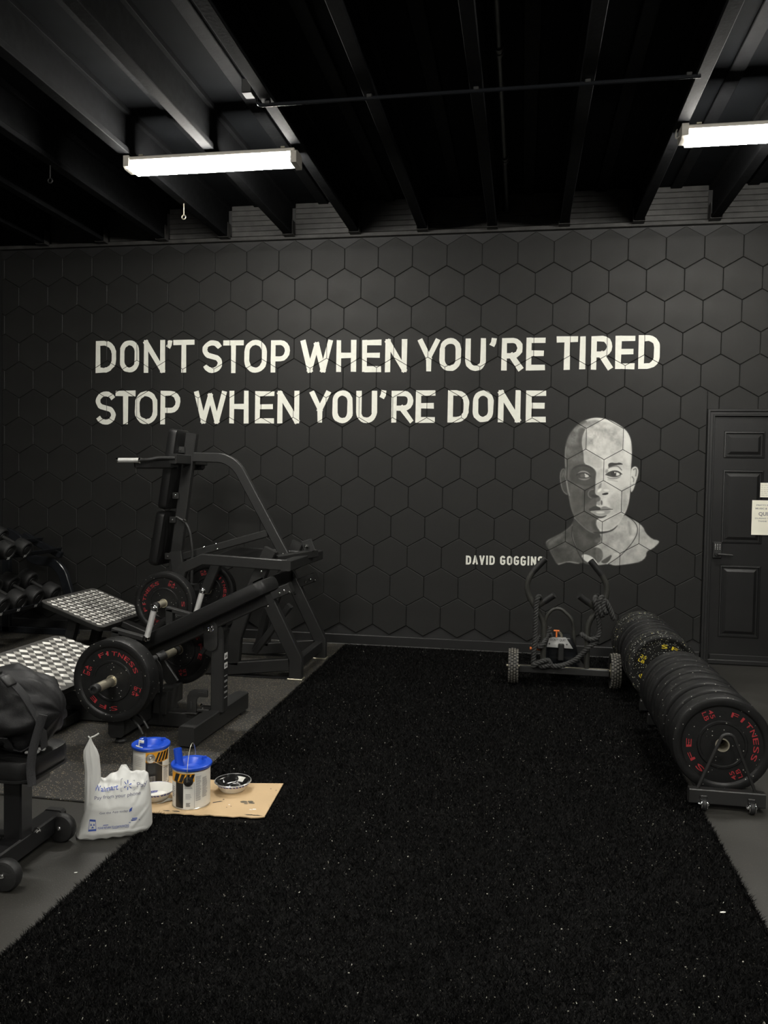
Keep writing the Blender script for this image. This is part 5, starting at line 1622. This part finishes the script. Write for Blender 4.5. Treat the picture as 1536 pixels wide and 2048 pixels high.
strip(around(.52, -2.6, .2, .004), .038, .004, (1, 0, 0), 'carry_strap')
strip([bag_surface(u, -2.05) + Vector((0, -.004, .002)) for u in np.linspace(.55, .92, 12)], .006, .006, (0, 0, 1), 'zip_piping')
strip([bag_surface(.55 + .33 * t, -1.35 - .35 * math.sin(t * 3.1)) + Vector((0, -.004, 0)) for t in np.linspace(0, 1, 14)], .006, .006, (0, 0, 1), 'zip_piping')
strip(spline([(-1.99, 2.60, .735), (-1.93, 2.58, .765), (-1.85, 2.57, .758), (-1.78, 2.58, .715), (-1.735, 2.60, .64), (-1.705, 2.62, .56), (-1.70, 2.63, .48)], 5), .040, .005, (0, 1, 0), 'shoulder_strap')
mb = MB(); mb.box((-1.868, 2.565, .768), (.060, .050, .012), R=rotY(.2), b=.004); bk = gbp('strap_buckle', mb, 'rubber')
mb = MB(); mb.box((-1.80, 2.565, .738), (.048, .048, .014), R=rotY(.75), b=.004); gbp('strap_buckle', mb, 'rubber')
strip(spline([(-1.66, 2.56, .625), (-1.672, 2.555, .58), (-1.690, 2.545, .50), (-1.695, 2.54, .43), (-1.685, 2.535, .375)], 5), .030, .005, (.9, .44, 0), 'loose_strap')
for k in range(2):
    mb = MB(); mb.box((-1.755 + k * .004, 2.64 + k * .03, .452 + .006), (.05, .022, .010), R=rotZ(.3), b=.003); gbp('strap_slider', mb, 'greyplate')

# ================================================================== CARDBOARD, PAINT CANS, BOWLS
ZB = .0185
M['card'] = mat('brown_cardboard', (.56, .40, .225), .75, noise=.06, nscale=8, bump=.08, bscale=90)
M['cardedge'] = mat('dark_paint_smear', (.03, .028, .026), .5)
poly = [(-1.700, 3.195), (-1.545, 3.205)]
for k in range(1, 18):
    t = k / 18; poly.append((-1.545 + (.480) * t, 3.205 + .045 * t + .004 * math.sin(k * 2.3) + .003 * math.sin(k * 5.1)))
poly += [(-1.066, 3.262), (-1.098, 3.645), (-1.32, 3.60), (-1.48, 3.62), (-1.80, 3.62), (-1.80, 3.42)]
mb = MB(); mb.prism(poly, lambda a, b, d: (a, b, ZB - .004 + d), 0, .004)
cb = tag(build('cardboard_sheet', mb, M['card']), 'flat brown cardboard sheet under the paint cans, with paint smears', 'cardboard')
def smear(pts, m, nm='paint_smear'):
    mb = MB()
    mb.add([(x, y, ZB + .0006) for x, y in pts], [tuple(range(len(pts)))])
    build(nm, mb, m, cb, fixn=False)
def blob(cx, cy, rx, ry, n=12, j=.3, seed=1):
    r = np.random.default_rng(seed)
    return [(cx + rx * math.cos(2 * PI * k / n) * (1 + j * (r.random() - .5)), cy + ry * math.sin(2 * PI * k / n) * (1 + j * (r.random() - .5))) for k in range(n)]
M['smudge'] = mat('thin_dark_paint', (.10, .085, .06), .6)
for k, (x, y, rx, ry) in enumerate([(-1.205, 3.392, .017, .011), (-1.178, 3.402, .014, .010), (-1.168, 3.388, .015, .008), (-1.19, 3.376, .010, .006)]):
    smear(blob(x, y, rx, ry, seed=k), M['smudge'])
for k, (x, y, r_) in enumerate([(-1.135, 3.565, .004), (-1.105, 3.552, .0035), (-1.245, 3.335, .003), (-1.26, 3.32, .003), (-1.305, 3.40, .004)]):
    smear(blob(x, y, r_, r_, seed=20 + k), M['cardedge'], 'paint_drop')
smear([(-1.338, 3.352), (-1.300, 3.378), (-1.312, 3.380), (-1.340, 3.360)], M['cardedge'], 'paint_drop')
M['whitepaint'] = mat('white_wet_paint', (.82, .81, .76), .3)
for k, (x, y, r_) in enumerate([(-1.135, 3.325, .009), (-1.148, 3.318, .006), (-1.26, 3.35, .004)]):
    smear(blob(x, y, r_, r_ * .7, seed=40 + k, j=.8), M['whitepaint'], 'paint_drop')
for k, x in enumerate((-1.50, -1.46, -1.14, -1.12, -1.10)):
    smear(blob(x, 3.222 + .045 * (x + 1.545) / .48 + .004, .018, .0035, j=.9, seed=60 + k), M['cardedge'])

M['blue'] = mat('blue_plastic', (.012, .070, .52), .35)
M['orange_print'] = mat('yellow_orange_print', (.80, .36, .02), .45)
M['label_white'] = mat('white_can_label', (.74, .73, .68), .45, noise=.04, nscale=20)
M['label_black'] = mat('black_can_label', (.016, .016, .016), .3)
M['tin'] = mat('tinplate', (.62, .60, .56), .3, 1.0)
CR, CH = .0825, .178
def paint_can(label, cx, cy, face, patches, bars, ear, bail, spout, extra):
    """face: direction (radians) the printed front looks; patches (s0, s1, z0, z1, material): s across the visible half, -1..1"""
    z0 = ZB + .0006
    o = thing('paint_can', label, 'paint can', (cx, cy, z0), 'open paint cans')
    mb = MB()
    mb.lathe([(0, .003), (CR - .004, .003), (CR - .002, 0), (CR + .0015, 0), (CR + .0015, .004), (CR, .006), (CR, CH - .004), (CR + .0015, CH - .002), (CR + .0015, CH), (CR - .004, CH)], 48, Matrix.Translation((cx, cy, z0)))
    build('can_body', mb, M['tin'], o)
    def P(s, z, r): 
        a = face + math.asin(max(-1, min(1, s)))
        return (cx + r * math.cos(a), cy + r * math.sin(a), z0 + z)
    def patch(s0, s1, za, zb_, m, r, nm, slant=0.0, parent=None):
        mb = MB(); n = max(2, int(abs(math.asin(s1) - math.asin(s0)) / .08) + 1); vs = []
        a0, a1 = math.asin(s0), math.asin(s1)
        for k in range(n + 1):
            a = face + a0 + (a1 - a0) * k / n
            for q in range(5):
                z, sl = za + (zb_ - za) * q / 4, slant * q / 4
                vs.append((cx + r * math.cos(a + sl), cy + r * math.sin(a + sl), z0 + z))
        mb.add(vs, [(5 * k + q, 5 * k + 5 + q, 5 * k + 6 + q, 5 * k + 1 + q) for k in range(n) for q in range(4)])
        return build(nm, mb, M[m], parent or o, fixn=False)
    mb = MB(); mb.lathe([(CR + .0003, .006), (CR + .0003, CH - .012)], 48, Matrix.Translation((cx, cy, z0))); build('label_wrap', mb, M['label_white'], o)
    for (s0, s1, za, zb_, m) in patches: patch(s0, s1, za, zb_, m, CR + .0007, 'label_panel')
    for (s0, s1, za, zb_, m, sl) in bars: patch(s0, s1, za, zb_, m, CR + .0011, 'label_print', sl)
    # lid with recessed funnel and pouring spout
    T = Matrix.Translation((cx, cy, z0 + CH))
    mb = MB(); mb.lathe([(CR - .004, -.006), (CR + .006, -.006), (CR + .008, -.003), (CR + .008, .006), (CR + .005, .009), (CR - .002, .0095), (CR - .020, .0085), (CR - .025, .003), (CR * .45, -.013), (0, -.015)], 48, T)
    lid = build('pour_lid', mb, M['blue'], o, label='bright blue plastic pouring lid')
    sx, sy, sh, tilt = spout
    mb = MB(); b0 = Vector(P(0, 0, 0)) * 0 + Vector((cx + sx, cy + sy, z0 + CH - .018)); b1 = b0 + Vector((tilt[0], tilt[1], sh))
    n = 20; vs = []
    ax = axisM(b0, b1 - b0)
    L = (b1 - b0).length
    mb.lathe([(.018, 0), (.0185, L), (.0155, L), (.015, 0)], 20, ax)
    build('pour_spout', mb, M['blue'], lid)
    mb = MB(); mb.box((cx + .038, cy + .052, z0 + CH + .014), (.022, .006, .014), R=rotZ(.5), b=.002); build('lid_tab', mb, M['blue'], lid)
    # ears and bail
    for sgn, s_ in ((1, ear[0]),):
        a = face + math.asin(s_)
        e = Vector((cx + CR * math.cos(a), cy + CR * math.sin(a), z0 + ear[1])); d = Vector((math.cos(a), math.sin(a), 0))
        mb = MB(); mb.lathe([(.022, 0), (.021, .004), (.015, .006), (.009, .006), (.008, .012), (.004, .014), (0, .014)], 22, axisM(e, d)); er = build('bail_ear', mb, M[ear[2]], o)
    mb = MB(); mb.tube(spline(bail(P), 8), .0016, 8); build('bail_wire', mb, M['steel'], o)
    extra(o, P, patch, lid)
    return o
def lines(s0, s1, za, zb_, n, m='greyprint', fill=.45, rag=True, seed=3):
    r = np.random.default_rng(seed); out = []
    st = (zb_ - za) / n
    for k in range(n):
        e = s1 - (r.random() * .25 * (s1 - s0) if rag else 0)
        out.append((s0, e, za + k * st, za + k * st + st * fill, m, 0))
    return out
view2 = math.atan2(-3.335, 1.43)
def stripes(s0, s1, za, zb_, n, sl):
    out = []; st = (s1 - s0) / n
    for k in range(n): out.append((s0 + k * st + st * .04, s0 + k * st + st * .72, za + .004, zb_ - .004, 'label_black', sl))
    return out
paint_can('paint can with raised wire handle and blue lid, nearer the viewer', -1.432, 3.334, view2,
    [(-.99, -.80, .010, .115, 'label_white'), (-.80, -.42, .008, .125, 'label_black'), (-.42, .15, .008, .125, 'label_white'), (-.985, .15, .118, .162, 'orange_print')],
    stripes(-.90, .08, .118, .162, 4, .17) + lines(-.97, -.84, .05, .10, 6, seed=4) + lines(-.37, .06, .095, .118, 5) + lines(-.30, .02, .05, .075, 4, 'greyprint', .35, seed=9) + lines(-.28, -.05, .016, .034, 4, 'ink', .5, seed=2) + [(.145, .160, .008, .120, 'greyprint', 0)] + lines(.22, .50, .04, .15, 22, seed=6) + lines(.56, .82, .05, .14, 18, seed=7),
    (-.17, .128, 'rubber'), lambda P: [P(-.20, .128, (CR + .013) * math.cos(t)) if abs(math.cos(t)) > 9 else tuple(Vector(P(-.20, .128 + .140 * math.sin(t) ** .9, (CR + .013) * math.cos(t)))) for t in np.linspace(.0, PI - .02, 15)],
    (-.046, -.022, .088, (-.014, .004)), lambda o, P, patch, lid: None)
view1 = math.atan2(-3.53, 1.72)
def drip(o, P, patch, lid):
    cx, cy = -1.725, 3.535; z = ZB + CH
    mb = MB(); mb.lathe([(.019, .030), (.0195, .040), (.017, .043), (.014, .042)], 16, Matrix.Translation((cx - .012, cy - .05, z - .002)), 2.2, 5.2)
    mb.tube([(cx - .029, cy - .060, z + .040), (cx - .031, cy - .062, z + .012), (cx - .033, cy - .064, z + .010), (cx - .045, cy - .062, z + .0115)], .0035, 8)
    mb.tube([(cx - .045, cy - .062, z + .0115), (cx - .03, cy - .072, z + .0115), (cx - .005, cy - .078, z + .0105)], .003, 8)
    build('paint_drips', mb, M['whitepaint'], lid)
paint_can('paint can with white drips on its blue lid, behind the plastic bag', -1.725, 3.535, view1,
    [(-.29, .62, .008, .120, 'label_black'), (-.29, .95, .115, .165, 'orange_print'), (.62, .97, .008, .100, 'label_white'), (-.05, .24, .024, .052, 'label_white')],
    stripes(.18, .92, .115, .165, 4, .22) + [(-.03 + k * .036, -.03 + k * .036 + .018, .028, .049, 'ink', 0) for k in range(7)] + lines(.68, .92, .015, .085, 12, seed=12) + lines(-.9, -.4, .10, .15, 6, 'greyprint', .12, seed=13),
    (-.02, .138, 'tin'), lambda P: [P(-.02, .138, CR + .012), P(.25, .120, CR + .012), P(.55, .100, CR + .01), P(.85, .088, CR + .006), P(.995, .085, CR + .004)],
    (-.016, -.046, .062, (0, 0)), drip)

# ---- paper bowls
M['bowlpaper'] = mat('white_paper_bowl', (.80, .79, .74), .5)
M['blueprint'] = mat('blue_bowl_print', (.035, .050, .30), .5)
M['blackpaint'] = mat('wet_black_paint', (.010, .010, .010), .12, noise=.1, bump=.35, bscale=25)
M['smearedrim'] = mat('silvery_smeared_rim', (.40, .40, .40), .3, .5, noise=.5, nscale=40)
def bowl(label, cx, cy, R, seed, inside, tilt=0):
    z = ZB + .0012
    o = thing('paper_bowl', label, 'bowl', (cx, cy, z), 'paper bowls with paint')
    T = Matrix.Translation((cx, cy, z)) @ Matrix.Rotation(tilt, 4, 'X')
    H = .042
    def ring(r, h, n=72, fl=0): return [T @ Vector(((r + fl * math.sin(36 * 2 * PI * k / n)) * math.cos(2 * PI * k / n), (r + fl * math.sin(36 * 2 * PI * k / n)) * math.sin(2 * PI * k / n), h)) for k in range(n)]
    def loft(rings):
        mb = MB(); n = len(rings[0]); vs = [p for r_ in rings for p in r_]
        mb.add(vs, [(j * n + k, j * n + (k + 1) % n, (j + 1) * n + (k + 1) % n, (j + 1) * n + k) for j in range(len(rings) - 1) for k in range(n)]); return mb
    mb = loft([ring(.001, 0), ring(R * .62, 0), ring(R * .68, .004), ring(R * .88, H * .8, fl=.0006), ring(R * .96, H, fl=.0008), ring(R, H - .001, fl=.0008), ring(R * .995, H + .001, fl=.0008), ring(R * .95, H + .002, fl=.0008), ring(R * .86, H * .8 + .002), ring(R * .66, .006), ring(.001, .004)])
    build('bowl_shell', mb, M['bowlpaper'], o)
    r = np.random.default_rng(seed)
    pm = MB()
    for k in range(34):
        a0 = 2 * PI * k / 34 + .05 * r.random(); a1 = a0 + .10 + .06 * r.random()
        if inside == 'black' and not (-2.2 < (a0 if a0 < PI else a0 - 2 * PI) < -.2): continue
        for (ra, ha, rb, hb) in ((R * .90, H * .86 + .0028, R * .985, H + .0022), (R * 1.0035, H - .001, R * .93, H * .80 - .001)):
            vs = []
            for a in np.linspace(a0, a1, 4):
                vs.append(T @ Vector((ra * math.cos(a), ra * math.sin(a), ha))); vs.append(T @ Vector((rb * math.cos(a + .07), rb * math.sin(a + .07), hb)))
            pm.add(vs, [(2 * q, 2 * q + 2, 2 * q + 3, 2 * q + 1) for q in range(3)])
    build('blue_rim_print', pm, M['blueprint'], o, fixn=False, kind='stuff')
    if inside == 'black':
        wob = lambda r_, h, s: [T @ Vector((r_ * (1 + .03 * math.sin(5 * 2 * PI * k / 72 + s)) * math.cos(2 * PI * k / 72), r_ * (1 + .03 * math.sin(5 * 2 * PI * k / 72 + s)) * math.sin(2 * PI * k / 72), h + .002 * math.sin(3 * 2 * PI * k / 72 + s))) for k in range(72)]
        mb = loft([ring(R * .945, H + .0025), ring(R * .87, H * .83 + .002), wob(R * .72, .018, 1), wob(R * .55, .011, 2), wob(R * .3, .012, 3), ring(.001, .0105)])
        build('wet_paint', mb, M['blackpaint'], o, label='wet black paint coating the bowl')
        mb = loft([ring(R * 1.001, H + .0012), ring(R * .975, H + .0034), ring(R * .944, H + .0028)])
        for f in list(mb.f): pass
        build('paint_smeared_rim', mb, M['smearedrim'], o)
    else:
        mb = loft([ring(R * .68, .010), ring(R * .3, .0105), ring(.001, .0105)]); build('wet_paint', mb, M['whitepaint'], o)
        mb = MB()
        for k in range(5):
            a = 1.9 + k * .16
            vs = []
            for t in np.linspace(0, 1, 5):
                rr = R * (.66 - .28 * t); h = .012 + .0 * t; w = .004 * (1 - t * .7)
                vs.append(T @ Vector((rr * math.cos(a) - w * math.sin(a), rr * math.sin(a) + w * math.cos(a), h))); vs.append(T @ Vector((rr * math.cos(a) + w * math.sin(a), rr * math.sin(a) - w * math.cos(a), h)))
            mb.add(vs, [(2 * q, 2 * q + 2, 2 * q + 3, 2 * q + 1) for q in range(4)])
        build('blue_centre_print', mb, M['blueprint'], o, fixn=False, kind='stuff')
    return o
bowl('paper bowl coated with wet black paint on the cardboard', -1.306, 3.520, .086, 3, 'black')
bowl('white paper bowl with blue rim between bag and paint can', -1.613, 3.352, .086, 4, 'white')
mb = MB()
sp = [(-1.575, 3.290), (-1.560, 3.302), (-1.548, 3.316), (-1.5405, 3.330), (-1.536, 3.345), (-1.533, 3.358)]
wd = [.004, .0045, .007, .0135, .015, .006]
vs = []
for (x, y), w in zip(sp, wd):
    for s in (-1, -.5, 0, .5, 1):
        vs.append((x + s * w * .9, y - s * w * .4, ZB + .002 + .004 * s * s * (w > .006)))
mb.add(vs, [(i * 5 + k, i * 5 + k + 1, (i + 1) * 5 + k + 1, (i + 1) * 5 + k) for i in range(len(sp) - 1) for k in range(4)])
tag(build('plastic_spoon', mb, M['whitepaint'], fixn=False), 'small white plastic spoon lying beside the paper bowl', 'spoon')

# ================================================================== PLASTIC CARRIER BAG
UX, NX = Vector((.888, .460, 0)), Vector((.460, -.888, 0))
BC = Vector((-1.615, 3.035, 0.003))
def bag_material():
    m = bpy.data.materials.new('thin_white_plastic'); m.use_nodes = True
    nt = m.node_tree; N = nt.nodes; L = nt.links; bs = N['Principled BSDF']
    bs.inputs['Base Color'].default_value = (.84, .84, .81, 1); bs.inputs['Roughness'].default_value = .40
    tr = N.new('ShaderNodeBsdfTranslucent'); tr.inputs[0].default_value = (.75, .75, .72, 1)
    mx = N.new('ShaderNodeMixShader'); mx.inputs[0].default_value = .28
    L.new(bs.outputs[0], mx.inputs[1]); L.new(tr.outputs[0], mx.inputs[2]); L.new(mx.outputs[0], N['Material Output'].inputs[0])
    nz = N.new('ShaderNodeTexNoise'); nz.inputs['Scale'].default_value = 38; nz.inputs['Detail'].default_value = 6
    tc = N.new('ShaderNodeTexCoord'); L.new(tc.outputs['Object'], nz.inputs['Vector'])
    bp = N.new('ShaderNodeBump'); bp.inputs['Strength'].default_value = .25; bp.inputs['Distance'].default_value = .004
    L.new(nz.outputs['Fac'], bp.inputs['Height']); L.new(bp.outputs[0], bs.inputs['Normal'])
    return m
M['plastic'] = bag_material()
def bag_pt(t, v):
    """t: angle round the bag, v: 0 at the floor to 1 at the top"""
    # left and right outline at height v (metres along UX from the middle)
    xl = np.interp(v, [0, .12, .35, .6, .85, 1], [-.172, -.162, -.145, -.129, -.098, -.074])
    xr = np.interp(v, [0, .08, .2, .6, .88, 1], [.112, .128, .127, .121, .110, .092])
    dp = np.interp(v, [0, .1, .5, .8, 1], [.062, .076, .070, .048, .006])
    H = np.interp(math.cos(t), [-1, -.3, .3, 1], [.240, .252, .256, .258])
    c, s = math.cos(t), math.sin(t)
    cc = math.copysign(abs(c) ** .62, c); ss = math.copysign(abs(s) ** .8, s)
    x = (xl + xr) / 2 + (xr - xl) / 2 * cc
    z_ = v * .255
    w = .0022 * math.sin(x * 38 + v * 5) * math.sin(v * 8 + x * 15)
    for (x0, z0, x1, z1, h) in ((-.072, .25, -.02, .12, .0035), (-.072, .25, .06, .20, .003), (-.13, .14, -.17, .02, .004), (.10, .23, .05, .14, .0035), (.12, .12, .03, .03, .003), (-.05, .03, .10, .02, .003), (.03, .25, .02, .20, .004), (.07, .25, .09, .19, .004), (-.03, .25, -.045, .20, .003)):
        ex, ez = x1 - x0, z1 - z0; tt = min(max(((x - x0) * ex + (z_ - z0) * ez) / (ex * ex + ez * ez), 0), 1)
        dd = math.hypot(x - x0 - tt * ex, z_ - z0 - tt * ez)
        w += h * math.exp(-(dd / .006) ** 2) - .6 * h * math.exp(-((dd - .011) / .007) ** 2)
    w += .005 * math.sin(v * 30 + x * 45) * max(0, v - .82) / .18
    d = dp * ss + w * (1 if s > 0 else .6) * min(1, v * 6) * .9
    z = H * v + (.012 * math.sin(x * 55 + 1) + .006 * math.sin(x * 120)) * max(0, v - .7) / .3 + .006 * (1 - v) ** 8 * math.sin(x * 60) ** 2
    return BC + UX * x + NX * d + Vector((0, 0, z))
mb = MB(); nt_, nv_ = 120, 40
vs = [bag_pt(2 * PI * j / nt_, i / nv_) for i in range(nv_ + 1) for j in range(nt_)]
fs = [(i * nt_ + j, i * nt_ + (j + 1) % nt_, (i + 1) * nt_ + (j + 1) % nt_, (i + 1) * nt_ + j) for i in range(nv_) for j in range(nt_)]
fs.append(tuple(range(nt_))[::-1])
fs += [(nv_ * nt_ + j, nv_ * nt_ + (j + 1) % nt_, nv_ * nt_ + nt_ - 1 - (j + 1) % nt_, nv_ * nt_ + nt_ - 1 - j) for j in range(nt_ // 2 - 1)]
mb.add(vs, fs)
pb = thing('plastic_bag', 'crumpled white plastic shopping bag with blue print standing on the floor', 'shopping bag', BC)
build('bag_body', mb, M['plastic'], pb, smooth=180)
def handle_loop(prof, depth0, seed, back=0.0):
    """gathered handle: pleated sleeve; prof rows (height, middle, half width)"""
    mb = MB(); n = 48; vs = []
    k = 24; hs = [r[0] for r in prof]
    for i in range(k + 1):
        z = hs[0] + (hs[-1] - hs[0]) * i / k; t = i / k
        cx = float(np.interp(z, hs, [r[1] for r in prof])); hw = float(np.interp(z, hs, [r[2] for r in prof]))
        ry = depth0 * (1 - t) ** .8 + min(hw, .004)
        for j in range(n):
            a = 2 * PI * j / n
            pl = 1 + (.16 * math.sin(8 * a + seed + 1.6 * t) + .08 * math.sin(15 * a - 3 * t)) * (.15 + .85 * t)
            vs.append(BC + UX * (cx + hw * math.cos(a) * (1 + (pl - 1) * .5)) + NX * (ry * math.sin(a) * pl - back) + Vector((0, 0, z)))
    mb.add(vs, [(i * n + j, i * n + (j + 1) % n, (i + 1) * n + (j + 1) % n, (i + 1) * n + j) for i in range(k) for j in range(n)])
    return mb
hb = handle_loop([(.10, -.112, .030), (.16, -.108, .032), (.26, -.108, .029), (.30, -.112, .029), (.325, -.115, .029), (.352, -.119, .024), (.375, -.120, .013), (.393, -.119, .005), (.402, -.118, .003)], .036, 1)
q = BC + UX * -.118 + Vector((0, 0, .398))
hb.tube(spline([q, q + UX * .004 + Vector((0, 0, .006)), q + UX * .016 + Vector((0, 0, .010)), q + UX * .032 + Vector((0, 0, .020))], 4), .0035, 7); hb.tube([q, q - UX * .009 + Vector((0, 0, .012))], .0028, 6)
build('tied_handle', hb, M['plastic'], pb, smooth=180)
build('loose_handle', handle_loop([(.22, .012, .026), (.25, .012, .022), (.272, .012, .010)], .016, 3, .02), M['plastic'], pb, smooth=180)
M['bagblue'] = mat('blue_bag_print', (.05, .10, .40), .45)
M['baggrey'] = mat('grey_blue_bag_print', (.17, .18, .26), .5)
def bagmap(x, z):
    # print lies on the front: find the front surface point at across-position x, height z
    v = min(max(z / .254, 0), 1)
    lo, hi = 0.02, PI - .02
    for _ in range(22):
        mid = (lo + hi) / 2
        xx = (bag_pt(mid, v) - BC).dot(UX)
        if xx > x: lo = mid
        else: hi = mid
    p = bag_pt((lo + hi) / 2, v)
    return p + NX * .0014
def bprint(name, tris, m):
    mb = MB()
    for t in tris: mb.add([bagmap(a, b) for a, b in t], [tuple(range(len(t)))])
    build(name, mb, M[m], pb, fixn=False, smooth=180)
bprint('printed_name', text_tris('Walmart', -.104, -.009, .196, .022, .012), 'bagblue')
sx_, sz_ = .0285, .205
bprint_spark = []
for k in range(6):
    a = PI / 2 + k * PI / 3; c, s_ = math.cos(a), math.sin(a)
    bprint_spark.append([(sx_ + c * .006 - s_ * .0013, sz_ + s_ * .006 + c * .0013), (sx_ + c * .006 + s_ * .0013, sz_ + s_ * .006 - c * .0013), (sx_ + c * .0165 + s_ * .0020, sz_ + s_ * .0165 - c * .0020), (sx_ + c * .0165 - s_ * .0020, sz_ + s_ * .0165 + c * .0020)])
bprint('printed_spark', bprint_spark, 'bagblue')
for sg in (-1, 1):
    x = sx_ + sg * .0265
    b_ = [[(x - .0007, .186), (x + .0007, .186), (x + .0007, .224), (x - .0007, .224)]]
    for z in (.186, .2226): b_ += [[(min(x, x - sg * .006), z), (max(x, x - sg * .006), z), (max(x, x - sg * .006), z + .0014), (min(x, x - sg * .006), z + .0014)]]
    bprint('printed_bracket', b_, 'baggrey')
bprint('printed_name', text_tris('Pay', .064, .106, .196, .0185, 0), 'baggrey')
bprint('printed_line', text_tris('Pay from your phone', -.100, .079, .166, .0140, .002), 'baggrey')
bprint('printed_line', text_tris('Get the App today', -.080, .030, .108, .0085, .004), 'baggrey')
bprint('printed_tag', [[(.034, .105), (.044, .109), (.047, .124), (.036, .117)]], 'bagblue')
bprint('printed_symbol', [[(-.123, .040), (-.1215, .040), (-.1165, .088), (-.118, .088)], [(-.123, .039), (-.092, .042), (-.092, .050), (-.122, .047)], [(-.0935, .050), (-.092, .050), (-.0945, .086), (-.096, .086)], [(-.118, .081), (-.095, .079), (-.095, .087), (-.117, .089)], [(-.112, .053), (-.101, .054), (-.106, .062)], [(-.116, .064), (-.108, .064), (-.112, .073)], [(-.105, .064), (-.097, .064), (-.101, .073)]], 'bagblue')
bprint('printed_line', text_tris('PLEASE RETURN TO A PARTICIPATING', -.086, .034, .048, .0085, .01), 'bagblue')
bprint('printed_rule', [[(-.066, .0605), (.040, .0605), (.040, .063), (-.066, .063)]], 'bagblue')
bprint('printed_rule', [[(-.030, .044), (.034, .044), (.034, .0455), (-.030, .0455)]], 'bagblue')
bprint('printed_rule', rot2([[(0, 0), (.034, 0), (.034, .005), (0, .005)]], -.12, .042, .068), 'bagblue')
bprint('printed_rule', rot2([[(0, 0), (.020, 0), (.020, .004), (0, .004)]], -.1, .046, .075), 'bagblue')

# ---- small white scraps dropped on the floor and turf
def scrap(label, x, y, z, r, seed):
    b = blob(x, y, r, r * .55, 9, .6, seed)
    mb = MB(); mb.prism(b, lambda a, c, d: (a, c, z + d + .15 * (a - x)), 0, .0016)
    tag(build('paper_scrap', mb, M['whitepaint']), label, 'scrap', 'white scraps on the ground')
scrap('tiny white scrap on the bare grey floor beside the bench wheel', -1.603, 2.679, .0014, .0060, 71)
scrap('tiny white scrap on the turf near its right edge', .706, 2.826, .026, .0085, 72)
